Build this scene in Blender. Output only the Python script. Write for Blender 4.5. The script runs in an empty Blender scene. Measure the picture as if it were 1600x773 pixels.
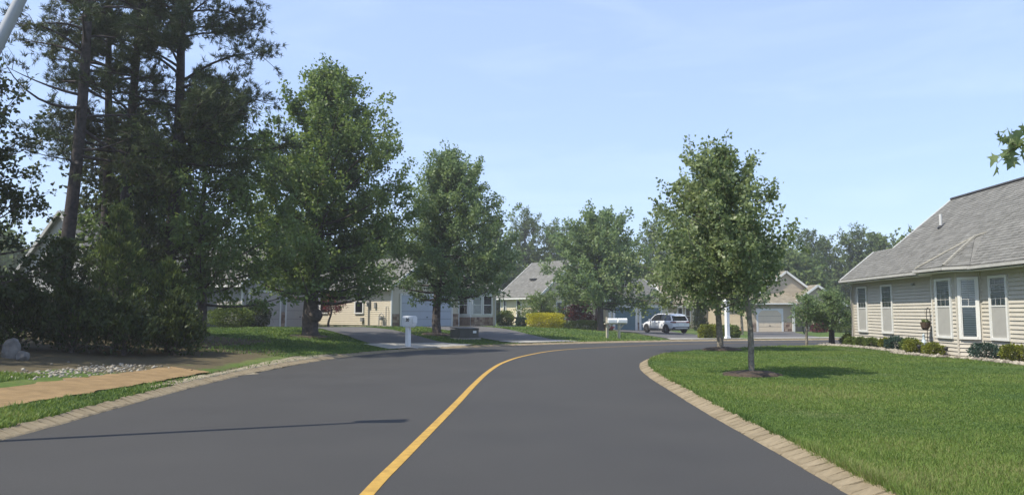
import bpy, bmesh, math, random
import numpy as np
from mathutils import Matrix, Vector

# ------------------------------------------------------------------ camera, sky, sun, exposure
SC = bpy.context.scene
COL = SC.collection
cam_d = bpy.data.cameras.new('camera')
cam_d.sensor_width = 36.0
cam_d.lens = 27.0
cam_d.clip_end = 3000.0
cam = bpy.data.objects.new('camera', cam_d)
COL.objects.link(cam)
cam.location = (0.0, 0.0, 1.5)
cam.rotation_euler = (math.radians(90.0 + 4.835), 0.0, 0.0)
SC.camera = cam

SUN_EL = math.radians(57.0)
SUN_DIR = Vector((-0.92 * math.cos(SUN_EL), -0.39 * math.cos(SUN_EL), math.sin(SUN_EL))).normalized()
W = bpy.data.worlds.new('World')
SC.world = W
W.use_nodes = True
wn = W.node_tree.nodes
wl = W.node_tree.links
wn.clear()
w_out = wn.new('ShaderNodeOutputWorld')
w_bg = wn.new('ShaderNodeBackground')
w_sky = wn.new('ShaderNodeTexSky')
w_sky.sky_type = 'NISHITA'
w_sky.sun_disc = False
w_sky.sun_elevation = SUN_EL
w_sky.sun_rotation = math.atan2(SUN_DIR.x, SUN_DIR.y)
w_sky.air_density = 0.9
w_sky.dust_density = 0.7
w_sky.ozone_density = 2.2
w_sky.altitude = 0.0
w_bg.inputs['Strength'].default_value = 0.12
# thin wisps of high cloud
w_tc = wn.new('ShaderNodeTexCoord')
w_map = wn.new('ShaderNodeMapping')
w_map.inputs['Scale'].default_value = (1.6, 2.2, 9.0)
w_map.inputs['Rotation'].default_value = (0.0, math.radians(17), 0.0)
w_noise = wn.new('ShaderNodeTexNoise')
w_noise.inputs['Scale'].default_value = 2.0
w_noise.inputs['Detail'].default_value = 7.0
w_noise.inputs['Roughness'].default_value = 0.55
w_noise.inputs['Distortion'].default_value = 0.6
w_ramp = wn.new('ShaderNodeValToRGB')
w_ramp.color_ramp.elements[0].position = 0.50
w_ramp.color_ramp.elements[1].position = 0.85
w_ramp.color_ramp.elements[1].color = (0.09, 0.09, 0.09, 1)
w_mix = wn.new('ShaderNodeMix')
w_mix.data_type = 'RGBA'
w_mix.inputs['B'].default_value = (9.5, 10.0, 10.8, 1)
w_veil = wn.new('ShaderNodeMix')
w_veil.data_type = 'RGBA'
w_veil.inputs['Factor'].default_value = 0.42
w_veil.inputs['B'].default_value = (4.2, 5.4, 8.3, 1)
wl.new(w_sky.outputs['Color'], w_veil.inputs['A'])
wl.new(w_tc.outputs['Generated'], w_map.inputs['Vector'])
wl.new(w_map.outputs['Vector'], w_noise.inputs['Vector'])
wl.new(w_noise.outputs['Fac'], w_ramp.inputs['Fac'])
wl.new(w_ramp.outputs['Color'], w_mix.inputs['Factor'])
wl.new(w_veil.outputs['Result'], w_mix.inputs['A'])
wl.new(w_mix.outputs['Result'], w_bg.inputs['Color'])
wl.new(w_bg.outputs['Background'], w_out.inputs['Surface'])

sun_d = bpy.data.lights.new('sun', 'SUN')
sun_d.energy = 4.1
sun_d.angle = math.radians(0.6)
sun_d.color = (1.0, 0.93, 0.80)
sun = bpy.data.objects.new('sun', sun_d)
COL.objects.link(sun)
sun.location = (-30, -15, 50)
sun.rotation_euler = (-SUN_DIR).to_track_quat('-Z', 'Y').to_euler()

SC.view_settings.view_transform = 'Standard'
SC.view_settings.look = 'None'
SC.view_settings.gamma = 1.0
SC.view_settings.exposure = 0.68
SC.cycles.use_denoising = True
SC.cycles.max_bounces = 8
SC.cycles.diffuse_bounces = 4
SC.cycles.transparent_max_bounces = 8
SC.cycles.caustics_reflective = False
SC.cycles.caustics_refractive = False

rng = np.random.default_rng(7)
random.seed(7)
PI = math.pi


def smooth(a, b, x):
    t = np.clip((np.asarray(x, float) - a) / (b - a), 0.0, 1.0)
    return t * t * (3.0 - 2.0 * t)


# ------------------------------------------------------------------ materials
MATS = {}


def nodes_of(name):
    m = bpy.data.materials.new(name)
    m.use_nodes = True
    nt = m.node_tree
    return m, nt, nt.nodes['Principled BSDF']


def mat(name, col, rough=0.7, var=0.12, scale=6.0, bump=0.0, bscale=60.0, metal=0.0, spec=0.4, col2=None, detail=5.0):
    """Plain procedural surface: base colour broken up by noise, fine relief from a bump."""
    if name in MATS:
        return MATS[name]
    m, nt, p = nodes_of(name)
    p.inputs['Roughness'].default_value = rough
    p.inputs['Metallic'].default_value = metal
    p.inputs['Specular IOR Level'].default_value = spec
    tc = nt.nodes.new('ShaderNodeTexCoord')
    nz = nt.nodes.new('ShaderNodeTexNoise')
    nz.inputs['Scale'].default_value = scale
    nz.inputs['Detail'].default_value = detail
    nz.inputs['Roughness'].default_value = 0.62
    nt.links.new(tc.outputs['Object'], nz.inputs['Vector'])
    r = nt.nodes.new('ShaderNodeValToRGB')
    r.color_ramp.elements[0].position = 0.3
    r.color_ramp.elements[1].position = 0.7
    c2 = col2 or tuple(min(1.0, c * (1 + var)) for c in col)
    c1 = col if col2 else tuple(c * (1 - var) for c in col)
    r.color_ramp.elements[0].color = (*c1, 1)
    r.color_ramp.elements[1].color = (*c2, 1)
    nt.links.new(nz.outputs['Fac'], r.inputs['Fac'])
    nt.links.new(r.outputs['Color'], p.inputs['Base Color'])
    if bump > 0:
        nb = nt.nodes.new('ShaderNodeTexNoise')
        nb.inputs['Scale'].default_value = bscale
        nb.inputs['Detail'].default_value = 4.0
        nt.links.new(tc.outputs['Object'], nb.inputs['Vector'])
        b = nt.nodes.new('ShaderNodeBump')
        b.inputs['Strength'].default_value = bump
        b.inputs['Distance'].default_value = 0.02
        nt.links.new(nb.outputs['Fac'], b.inputs['Height'])
        nt.links.new(b.outputs['Normal'], p.inputs['Normal'])
    MATS[name] = m
    return m


def mat_tint(name, dark, light, rough=0.85, trans=0.0, spec=0.25, nscale=0.0, bump=0.0, tcol=None):
    """Colour runs between two tones by the piece's own 'tint' attribute (leaf, blade, shingle, stone)."""
    if name in MATS:
        return MATS[name]
    m, nt, p = nodes_of(name)
    p.inputs['Roughness'].default_value = rough
    p.inputs['Specular IOR Level'].default_value = spec
    a = nt.nodes.new('ShaderNodeAttribute')
    a.attribute_name = 'tint'
    r = nt.nodes.new('ShaderNodeValToRGB')
    r.color_ramp.elements[0].color = (*dark, 1)
    r.color_ramp.elements[1].color = (*light, 1)
    nt.links.new(a.outputs['Fac'], r.inputs['Fac'])
    colout = r.outputs['Color']
    if nscale:
        tc = nt.nodes.new('ShaderNodeTexCoord')
        nz = nt.nodes.new('ShaderNodeTexNoise')
        nz.inputs['Scale'].default_value = nscale
        nz.inputs['Detail'].default_value = 5.0
        nt.links.new(tc.outputs['Object'], nz.inputs['Vector'])
        mr = nt.nodes.new('ShaderNodeMapRange')
        mr.inputs['To Min'].default_value = 0.6
        mr.inputs['To Max'].default_value = 1.4
        nt.links.new(nz.outputs['Fac'], mr.inputs['Value'])
        mx = nt.nodes.new('ShaderNodeMix')
        mx.data_type = 'RGBA'
        mx.blend_type = 'MULTIPLY'
        mx.inputs['Factor'].default_value = 1.0
        nt.links.new(colout, mx.inputs['A'])
        nt.links.new(mr.outputs['Result'], mx.inputs['B'])
        colout = mx.outputs['Result']
        if bump:
            nb = nt.nodes.new('ShaderNodeTexNoise')
            nb.inputs['Scale'].default_value = nscale * 9
            nt.links.new(tc.outputs['Object'], nb.inputs['Vector'])
            b = nt.nodes.new('ShaderNodeBump')
            b.inputs['Strength'].default_value = bump
            b.inputs['Distance'].default_value = 0.02
            nt.links.new(nb.outputs['Fac'], b.inputs['Height'])
            nt.links.new(b.outputs['Normal'], p.inputs['Normal'])
    nt.links.new(colout, p.inputs['Base Color'])
    if trans > 0:
        out = nt.nodes['Material Output']
        t = nt.nodes.new('ShaderNodeBsdfTranslucent')
        hs = nt.nodes.new('ShaderNodeHueSaturation')
        hs.inputs['Hue'].default_value = 0.485
        hs.inputs['Saturation'].default_value = 1.1
        hs.inputs['Value'].default_value = 1.5
        nt.links.new(colout, hs.inputs['Color'])
        nt.links.new(hs.outputs['Color'], t.inputs['Color'])
        mx = nt.nodes.new('ShaderNodeMixShader')
        mx.inputs['Fac'].default_value = trans
        nt.links.new(p.outputs['BSDF'], mx.inputs[1])
        nt.links.new(t.outputs['BSDF'], mx.inputs[2])
        nt.links.new(mx.outputs['Shader'], out.inputs['Surface'])
    MATS[name] = m
    return m


def mat_glass(name, col=(0.02, 0.025, 0.03), rough=0.06):
    """Window pane: mostly see-through, mirrors the sky at a slant."""
    if name in MATS:
        return MATS[name]
    m, nt, p = nodes_of(name)
    out = nt.nodes['Material Output']
    g = nt.nodes.new('ShaderNodeBsdfGlossy')
    g.inputs['Roughness'].default_value = rough
    t = nt.nodes.new('ShaderNodeBsdfTransparent')
    t.inputs['Color'].default_value = (0.92, 0.95, 0.94, 1)
    f = nt.nodes.new('ShaderNodeFresnel')
    f.inputs['IOR'].default_value = 1.6
    mx = nt.nodes.new('ShaderNodeMixShader')
    nt.links.new(f.outputs['Fac'], mx.inputs['Fac'])
    nt.links.new(t.outputs['BSDF'], mx.inputs[1])
    nt.links.new(g.outputs['BSDF'], mx.inputs[2])
    nt.links.new(mx.outputs['Shader'], out.inputs['Surface'])
    MATS[name] = m
    return m


# ------------------------------------------------------------------ mesh helpers
class MB:
    """Collects shapes; build() links them as ONE mesh object."""

    def __init__(self):
        self.v = []
        self.f = []
        self.t = []

    def face(self, pts, tint=0.5):
        i = len(self.v)
        self.v.extend([tuple(p) for p in pts])
        self.f.append(tuple(range(i, i + len(pts))))
        self.t.append(tint)

    def mesh(self, verts, faces, tint=0.5):
        i = len(self.v)
        self.v.extend([tuple(p) for p in verts])
        for f in faces:
            self.f.append(tuple(i + k for k in f))
            self.t.append(tint)

    def box(self, x0, x1, y0, y1, z0, z1, tint=0.5, rz=0.0, c=None):
        vs = [(x, y, z) for z in (z0, z1) for y in (y0, y1) for x in (x0, x1)]
        if rz:
            cx, cy = c if c else ((x0 + x1) / 2, (y0 + y1) / 2)
            ca, sa = math.cos(rz), math.sin(rz)
            vs = [(cx + (x - cx) * ca - (y - cy) * sa, cy + (x - cx) * sa + (y - cy) * ca, z) for x, y, z in vs]
        self.mesh(vs, [(0, 2, 3, 1), (4, 5, 7, 6), (0, 1, 5, 4), (2, 6, 7, 3), (0, 4, 6, 2), (1, 3, 7, 5)], tint)

    def beam(self, a, b, w, h, tint=0.5):
        a, b = Vector(a), Vector(b)
        d = (b - a).normalized()
        up = Vector((0, 0, 1)) if abs(d.z) < 0.95 else Vector((0, 1, 0))
        s = d.cross(up).normalized() * w / 2
        u = s.cross(d).normalized() * h / 2
        vs = [p + i * s + j * u for p in (a, b) for i, j in ((-1, -1), (1, -1), (1, 1), (-1, 1))]
        self.mesh(vs, [(0, 1, 2, 3), (7, 6, 5, 4), (0, 4, 5, 1), (1, 5, 6, 2), (2, 6, 7, 3), (3, 7, 4, 0)], tint)

    def tube(self, pts, rad, n=6, cap=True, tint=0.5):
        P = np.asarray(pts, float)
        R = np.broadcast_to(np.asarray(rad, float), (len(P),))
        T = np.gradient(P, axis=0)
        T /= np.linalg.norm(T, axis=1)[:, None] + 1e-9
        ref = np.array([0.0, 0.0, 1.0]) if abs(T[0, 2]) < 0.9 else np.array([1.0, 0.0, 0.0])
        A = np.cross(T, ref)
        A /= np.linalg.norm(A, axis=1)[:, None] + 1e-9
        B = np.cross(T, A)
        an = np.arange(n) * 2 * PI / n
        ring = A[:, None, :] * np.cos(an)[None, :, None] + B[:, None, :] * np.sin(an)[None, :, None]
        V = P[:, None, :] + ring * R[:, None, None]
        i = len(self.v)
        self.v.extend(map(tuple, V.reshape(-1, 3)))
        m = len(P)
        for a in range(m - 1):
            for k in range(n):
                k2 = (k + 1) % n
                self.f.append((i + a * n + k, i + a * n + k2, i + (a + 1) * n + k2, i + (a + 1) * n + k))
                self.t.append(tint)
        if cap:
            self.f.append(tuple(i + k for k in reversed(range(n))))
            self.f.append(tuple(i + (m - 1) * n + k for k in range(n)))
            self.t += [tint, tint]

    def lathe(self, prof, n=16, c=(0, 0, 0), tint=0.5):
        vs = []
        for r, z in prof:
            for k in range(n):
                a = 2 * PI * k / n
                vs.append((c[0] + r * math.cos(a), c[1] + r * math.sin(a), c[2] + z))
        fs = []
        for j in range(len(prof) - 1):
            for k in range(n):
                k2 = (k + 1) % n
                fs.append((j * n + k, j * n + k2, (j + 1) * n + k2, (j + 1) * n + k))
        fs.append(tuple(reversed(range(n))))
        fs.append(tuple((len(prof) - 1) * n + k for k in range(n)))
        self.mesh(vs, fs, tint)

    def build(self, name, m, parent=None, loc=(0, 0, 0), rz=0.0, smooth_shade=False, bevel=0.0):
        me = bpy.data.meshes.new(name)
        me.from_pydata(self.v, [], self.f)
        at = me.attributes.new('tint', 'FLOAT', 'FACE')
        at.data.foreach_set('value', np.asarray(self.t, np.float32))
        if smooth_shade:
            me.polygons.foreach_set('use_smooth', [True] * len(me.polygons))
        me.materials.append(m)
        o = bpy.data.objects.new(name, me)
        COL.objects.link(o)
        o.location = loc
        o.rotation_euler = (0, 0, rz)
        o.parent = parent
        if bevel:
            b = o.modifiers.new('bevel', 'BEVEL')
            b.width = bevel
            b.segments = 2
            b.limit_method = 'ANGLE'
        return o


def np_mesh(name, V, F, m, tint=None, parent=None, loc=(0, 0, 0)):
    """Fast mesh from numpy arrays; F is (n,3) or (n,4)."""
    me = bpy.data.meshes.new(name)
    k = F.shape[1]
    me.vertices.add(len(V))
    me.vertices.foreach_set('co', np.ascontiguousarray(V, np.float32).ravel())
    me.loops.add(F.size)
    me.loops.foreach_set('vertex_index', np.ascontiguousarray(F, np.int32).ravel())
    me.polygons.add(len(F))
    me.polygons.foreach_set('loop_start', np.arange(0, F.size, k, dtype=np.int32))
    if tint is not None:
        at = me.attributes.new('tint', 'FLOAT', 'FACE')
        at.data.foreach_set('value', np.ascontiguousarray(tint, np.float32))
    me.materials.append(m)
    me.update(calc_edges=True)
    o = bpy.data.objects.new(name, me)
    COL.objects.link(o)
    o.location = loc
    o.parent = parent
    return o


def tag(o, label, cat, group=None):
    o['label'] = label
    o['category'] = cat
    if group:
        o['group'] = group
    return o


def thing(name, label, cat, loc, rz=0.0, group=None):
    o = bpy.data.objects.new(name, None)
    o.empty_display_size = 0.3
    COL.objects.link(o)
    o.location = loc
    o.rotation_euler = (0, 0, rz)
    return tag(o, label, cat, group)


def struct(o, kind='structure'):
    o['kind'] = kind
    return o


# ------------------------------------------------------------------ terrain
def catmull(P, n=6):
    P = np.asarray(P, float)
    P = np.vstack([2 * P[0] - P[1], P, 2 * P[-1] - P[-2]])
    out = []
    for i in range(1, len(P) - 2):
        p0, p1, p2, p3 = P[i - 1:i + 3]
        for k in range(n):
            t = k / n
            out.append(0.5 * (2 * p1 + (p2 - p0) * t + (2 * p0 - 5 * p1 + 4 * p2 - p3) * t * t + (3 * p1 - p0 - 3 * p2 + p3) * t ** 3))
    out.append(P[-2])
    return np.array(out)


def resample(P, step):
    d = np.r_[0, np.cumsum(np.linalg.norm(np.diff(P, axis=0), axis=1))]
    s = np.arange(0, d[-1], step)
    return np.c_[np.interp(s, d, P[:, 0]), np.interp(s, d, P[:, 1])]


LEFT = catmull([(-5.9, -30), (-5.9, -12), (-5.92, 0), (-6.02, 9.2), (-6.2, 12), (-6.42, 16), (-6.4, 20.2), (-5.85, 25.0), (-4.75, 29), (-2.7, 33.1), (0.0, 36.6),
                (3.3, 39.9), (7.3, 43.0), (11.6, 45.4), (18.9, 47.9), (30, 52), (55, 62), (110, 95)])
RIGHT = catmull([(3.2, -30), (3.2, -12), (2.72, 0), (2.79, 6.5), (2.84, 8.3), (2.91, 11.6), (3.05, 15.0), (3.20, 18.2), (3.52, 21.4), (4.2, 24.4), (5.9, 28.4),
                 (8.4, 31.1), (11, 33.5), (13.8, 35.7), (17.2, 38.0), (24, 41.5), (35, 46), (60, 55), (115, 88)])
YELLOW = catmull([(-1.3, -30), (-1.28, -10), (-1.28, 2), (-1.20, 6.5), (-1.13, 8.2), (-0.92, 12.9), (-0.78, 16.5), (-0.58, 20.1), (-0.25, 23.4), (0.45, 27.0), (1.9, 31.4), (4.4, 34.9),
                  (8.2, 38.9), (12.1, 41.2), (20, 44.2), (32, 48.5), (58, 58.5), (112, 91)])


def road_z(y):
    return -0.40 * smooth(25, 70, y)


def dist_poly(x, y, P):
    x = np.asarray(x, float).ravel()
    y = np.asarray(y, float).ravel()
    best = np.full(x.shape, 1e9)
    for a, b in zip(P[:-1], P[1:]):
        d = b - a
        t = np.clip(((x - a[0]) * d[0] + (y - a[1]) * d[1]) / (d @ d + 1e-12), 0, 1)
        best = np.minimum(best, (x - a[0] - t * d[0]) ** 2 + (y - a[1] - t * d[1]) ** 2)
    return np.sqrt(best)


def inside_poly(x, y, P):
    x = np.asarray(x, float).ravel()
    y = np.asarray(y, float).ravel()
    r = np.zeros(x.shape, bool)
    Q = np.roll(P, -1, axis=0)
    for (ax, ay), (bx, by) in zip(P, Q):
        c = (ay > y) != (by > y)
        xi = (bx - ax) * (y - ay) / (by - ay + 1e-15) + ax
        r ^= c & (x < xi)
    return r


ROADPOLY = np.vstack([LEFT, RIGHT[::-1]])
LEFTPOLY = np.vstack([LEFT, [(110, 900), (-900, 900), (-900, -30)]])
KW = 0.27   # kerb width


def ground_z(x, y, carve=True):
    sh = np.shape(x)
    x = np.asarray(x, float).ravel()
    y = np.asarray(y, float).ravel()
    dl = dist_poly(x, y, LEFT)
    dr = dist_poly(x, y, RIGHT)
    ins = inside_poly(x, y, ROADPOLY)
    left = inside_poly(x, y, LEFTPOLY) & ~ins
    z = road_z(y)
    lot = 0.70 * smooth(0.3, 14, dl) * (1 - smooth(-1, 15, x)) + 0.25 * smooth(0, 2.5, dl) * (1 - smooth(-6, -2, x)) * (1 - smooth(22, 34, y)) * 0.4
    rgt = 0.05 * smooth(0.5, 9, dr)
    d = np.minimum(dl, dr)
    if carve:
        lip = np.where(ins, -0.16, -0.16 + 0.24 * smooth(0.06, KW - 0.01, d))
    else:
        lip = 0.08
    z = z + lip + np.where(left, lot, np.where(ins, 0.0, rgt))
    und = 0.025 * np.sin(x * 0.7 + 1.3) * np.sin(y * 0.55) * smooth(0.6, 3, d) * np.where(ins, 0, 1)
    return (z + und).reshape(sh)


def gz(x, y):
    return float(ground_z(np.array([x]), np.array([y]))[0])


def axis_coords(lo, hi, step, far, near_pad=1.18):
    c = list(np.arange(lo, hi + 1e-6, step))
    s = step
    a = [hi]
    while a[-1] < far:
        s *= near_pad
        a.append(a[-1] + s)
    s = step
    b = [lo]
    while b[-1] > -far:
        s *= near_pad
        b.append(b[-1] - s)
    return np.array(b[:0:-1] + c + a[1:])


gx = axis_coords(-16, 22, 0.2, 900)
gy = axis_coords(3, 52, 0.2, 900)
GX, GY = np.meshgrid(gx, gy)
GZ = ground_z(GX, GY)
nx, ny = len(gx), len(gy)
idx = np.arange(nx * ny).reshape(ny, nx)
GF = np.c_[idx[:-1, :-1].ravel(), idx[:-1, 1:].ravel(), idx[1:, 1:].ravel(), idx[1:, :-1].ravel()]


def lawn_material():
    m, nt, p = nodes_of('lawn')
    p.inputs['Roughness'].default_value = 0.95
    p.inputs['Specular IOR Level'].default_value = 0.1
    tc = nt.nodes.new('ShaderNodeTexCoord')
    a = nt.nodes.new('ShaderNodeTexNoise')
    a.inputs['Scale'].default_value = 0.28
    a.inputs['Detail'].default_value = 5
    b = nt.nodes.new('ShaderNodeTexNoise')
    b.inputs['Scale'].default_value = 9.0
    b.inputs['Detail'].default_value = 6
    b.inputs['Roughness'].default_value = 0.75
    nt.links.new(tc.outputs['Object'], a.inputs['Vector'])
    nt.links.new(tc.outputs['Object'], b.inputs['Vector'])
    r1 = nt.nodes.new('ShaderNodeValToRGB')
    e = r1.color_ramp.elements
    e[0].position, e[0].color = 0.30, (0.050, 0.088, 0.022, 1)
    e[1].position, e[1].color = 0.72, (0.112, 0.150, 0.040, 1)
    q = r1.color_ramp.elements.new(0.5)
    q.color = (0.076, 0.116, 0.029, 1)
    q = r1.color_ramp.elements.new(0.62)
    q.color = (0.115, 0.130, 0.048, 1)
    nt.links.new(a.outputs['Fac'], r1.inputs['Fac'])
    mr = nt.nodes.new('ShaderNodeMapRange')
    mr.inputs['From Min'].default_value = 0.3
    mr.inputs['From Max'].default_value = 0.7
    mr.inputs['To Min'].default_value = 0.62
    mr.inputs['To Max'].default_value = 1.3
    nt.links.new(b.outputs['Fac'], mr.inputs['Value'])
    mx = nt.nodes.new('ShaderNodeMix')
    mx.data_type = 'RGBA'
    mx.blend_type = 'MULTIPLY'
    mx.inputs['Factor'].default_value = 1
    nt.links.new(r1.outputs['Color'], mx.inputs['A'])
    nt.links.new(mr.outputs['Result'], mx.inputs['B'])
    # bare earth and needle litter where the 'tint' attribute says so
    at = nt.nodes.new('ShaderNodeAttribute')
    at.attribute_name = 'soil'
    s = nt.nodes.new('ShaderNodeValToRGB')
    s.color_ramp.elements[0].color = (0.040, 0.034, 0.020, 1)
    s.color_ramp.elements[1].color = (0.135, 0.112, 0.068, 1)
    nt.links.new(b.outputs['Fac'], s.inputs['Fac'])
    ad = nt.nodes.new('ShaderNodeMath')
    ad.operation = 'ADD'
    sb = nt.nodes.new('ShaderNodeMapRange')
    sb.inputs['To Min'].default_value = -0.5
    sb.inputs['To Max'].default_value = 0.5
    c2 = nt.nodes.new('ShaderNodeTexNoise')
    c2.inputs['Scale'].default_value = 1.7
    c2.inputs['Detail'].default_value = 6
    nt.links.new(tc.outputs['Object'], c2.inputs['Vector'])
    nt.links.new(c2.outputs['Fac'], sb.inputs['Value'])
    nt.links.new(at.outputs['Fac'], ad.inputs[0])
    nt.links.new(sb.outputs['Result'], ad.inputs[1])
    st = nt.nodes.new('ShaderNodeMapRange')
    st.inputs['From Min'].default_value = 0.38
    st.inputs['From Max'].default_value = 0.62
    nt.links.new(ad.outputs[0], st.inputs['Value'])
    m2 = nt.nodes.new('ShaderNodeMix')
    m2.data_type = 'RGBA'
    nt.links.new(st.outputs['Result'], m2.inputs['Factor'])
    nt.links.new(mx.outputs['Result'], m2.inputs['A'])
    nt.links.new(s.outputs['Color'], m2.inputs['B'])
    nt.links.new(m2.outputs['Result'], p.inputs['Base Color'])
    bp = nt.nodes.new('ShaderNodeBump')
    bp.inputs['Strength'].default_value = 0.5
    bp.inputs['Distance'].default_value = 0.03
    bb = nt.nodes.new('ShaderNodeTexNoise')
    bb.inputs['Scale'].default_value = 45
    bb.inputs['Detail'].default_value = 3
    nt.links.new(tc.outputs['Object'], bb.inputs['Vector'])
    nt.links.new(bb.outputs['Fac'], bp.inputs['Height'])
    nt.links.new(bp.outputs['Normal'], p.inputs['Normal'])
    MATS['lawn'] = m
    return m


ground = np_mesh('ground', np.c_[GX.ravel(), GY.ravel(), GZ.ravel()], GF, lawn_material())
struct(ground)
ground.data.polygons.foreach_set('use_smooth', [True] * len(ground.data.polygons))


def soil_mask(x, y):
    s = 0.95 * smooth(-9.2, -10.4, x) * smooth(11, 15, y) * (1 - smooth(31, 34, y)) * smooth(-60, -40, x)
    s = np.maximum(s, 0.75 * smooth(-6.7, -8, x) * smooth(15.5, 17.5, y) * (1 - smooth(25, 30, y)))
    dl = dist_poly(x, y, LEFT).reshape(np.shape(x))
    s = np.maximum(s, 0.75 * (1 - smooth(0.3, 1.2, dl)) * (x < -4) * smooth(14.5, 16.5, y) * (1 - smooth(26, 31, y)))
    return s


sa = ground.data.attributes.new('soil', 'FLOAT', 'POINT')
sa.data.foreach_set('value', soil_mask(GX, GY).astype(np.float32).ravel())


# ------------------------------------------------------------------ road, line, kerbs
def strip_mesh(A, B, cols, zoff):
    """Sheet between two polylines with the same number of stations, laid on the road surface."""
    u = np.linspace(0, 1, cols + 1)
    P = A[:, None, :] * (1 - u)[None, :, None] + B[:, None, :] * u[None, :, None]
    Z = road_z(P[..., 1]) + zoff
    V = np.concatenate([P, Z[..., None]], axis=2)
    n = len(A)
    ii = np.arange(n * (cols + 1)).reshape(n, cols + 1)
    F = np.c_[ii[:-1, :-1].ravel(), ii[:-1, 1:].ravel(), ii[1:, 1:].ravel(), ii[1:, :-1].ravel()]
    return V.reshape(-1, 3), F


def asphalt_material(name, base, rough=0.86, stain=0.25):
    m, nt, p = nodes_of(name)
    p.inputs['Specular IOR Level'].default_value = 0.35
    tc = nt.nodes.new('ShaderNodeTexCoord')
    a = nt.nodes.new('ShaderNodeTexNoise')
    a.inputs['Scale'].default_value = 0.45
    a.inputs['Detail'].default_value = 6
    a.inputs['Roughness'].default_value = 0.6
    g = nt.nodes.new('ShaderNodeTexNoise')
    g.inputs['Scale'].default_value = 60
    g.inputs['Detail'].default_value = 6
    g.inputs['Roughness'].default_value = 0.8
    for n in (a, g):
        nt.links.new(tc.outputs['Object'], n.inputs['Vector'])
    r = nt.nodes.new('ShaderNodeValToRGB')
    r.color_ramp.elements[0].position = 0.3
    r.color_ramp.elements[1].position = 0.72
    r.color_ramp.elements[0].color = (*[c * (1 - stain) for c in base], 1)
    r.color_ramp.elements[1].color = (*[c * (1 + stain) for c in base], 1)
    nt.links.new(a.outputs['Fac'], r.inputs['Fac'])
    mr = nt.nodes.new('ShaderNodeMapRange')
    mr.inputs['From Min'].default_value = 0.25
    mr.inputs['From Max'].default_value = 0.75
    mr.inputs['To Min'].default_value = 0.5
    mr.inputs['To Max'].default_value = 1.6
    nt.links.new(g.outputs['Fac'], mr.inputs['Value'])
    mx = nt.nodes.new('ShaderNodeMix')
    mx.data_type = 'RGBA'
    mx.blend_type = 'MULTIPLY'
    mx.inputs['Factor'].default_value = 1
    nt.links.new(r.outputs['Color'], mx.inputs['A'])
    nt.links.new(mr.outputs['Result'], mx.inputs['B'])
    nt.links.new(mx.outputs['Result'], p.inputs['Base Color'])
    rr = nt.nodes.new('ShaderNodeMapRange')
    rr.inputs['To Min'].default_value = rough - 0.12
    rr.inputs['To Max'].default_value = rough + 0.1
    nt.links.new(a.outputs['Fac'], rr.inputs['Value'])
    nt.links.new(rr.outputs['Result'], p.inputs['Roughness'])
    b = nt.nodes.new('ShaderNodeBump')
    b.inputs['Strength'].default_value = 0.35
    b.inputs['Distance'].default_value = 0.006
    nt.links.new(g.outputs['Fac'], b.inputs['Height'])
    nt.links.new(b.outputs['Normal'], p.inputs['Normal'])
    MATS[name] = m
    return m


V, F = strip_mesh(LEFT, np.c_[np.interp(np.linspace(0, 1, len(LEFT)), np.linspace(0, 1, len(RIGHT)), RIGHT[:, 0]),
                              np.interp(np.linspace(0, 1, len(LEFT)), np.linspace(0, 1, len(RIGHT)), RIGHT[:, 1])], 10, 0.0)
road = struct(np_mesh('road', V, F[:, ::-1], asphalt_material('asphalt', (0.0375, 0.0365, 0.0350), 0.88, 0.12)))

yt = np.gradient(YELLOW, axis=0)
yt /= np.linalg.norm(yt, axis=1)[:, None]
yn = np.c_[-yt[:, 1], yt[:, 0]]
m_yel = mat('yellow_line_paint', (0.28, 0.17, 0.035), 0.75, 0.14, 7.0, 0.35, 160.0, detail=12.0, col2=(0.47, 0.29, 0.055))
V, F = strip_mesh(YELLOW + yn * 0.06, YELLOW - yn * 0.06, 1, 0.005)
struct(np_mesh('centre_line', V, F[:, ::-1], m_yel))

m_kerb = mat_tint('kerb_stone', (0.195, 0.158, 0.100), (0.235, 0.192, 0.125), 0.9, nscale=14.0, bump=0.6)


def kerb_block_mesh(k):
    r = random.Random(40 + k)
    mb = MB()
    L = 0.196
    x0, x1 = -L / 2, L / 2
    j = lambda a: r.uniform(-a, a)
    b = 0.018
    zi, zo = 0.022 + j(0.006), 0.085 + j(0.008)
    top = [(x0 + b + j(.005), 0.03 + j(.01), zi), (x1 - b + j(.005), 0.03 + j(.01), zi + j(.006)),
           (x1 - b + j(.005), KW - 0.03 + j(.015), zo), (x0 + b + j(.005), KW - 0.03 + j(.015), zo + j(.008))]
    mid = [(x0, 0.0 + j(.01), zi - 0.022), (x1, 0.0 + j(.01), zi - 0.022), (x1, KW + j(.012), zo - 0.03), (x0, KW + j(.012), zo - 0.03)]
    bot = [(x, y, -0.2) for x, y, z in mid]
    vs = top + mid + bot
    fs = [(0, 1, 2, 3)]
    for a in (0, 4):
        for q in range(4):
            q2 = (q + 1) % 4
            fs.append((a + q, a + 4 + q, a + 4 + q2, a + q2))
    mb.mesh(vs, fs, r.random())
    me = bpy.data.meshes.new('kerb_stone')
    me.from_pydata(mb.v, [], mb.f)
    at = me.attributes.new('tint', 'FLOAT', 'FACE')
    at.data.foreach_set('value', np.asarray(mb.t, np.float32))
    me.materials.append(m_kerb)
    return me


BLOCKS = [kerb_block_mesh(k) for k in range(9)]


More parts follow.
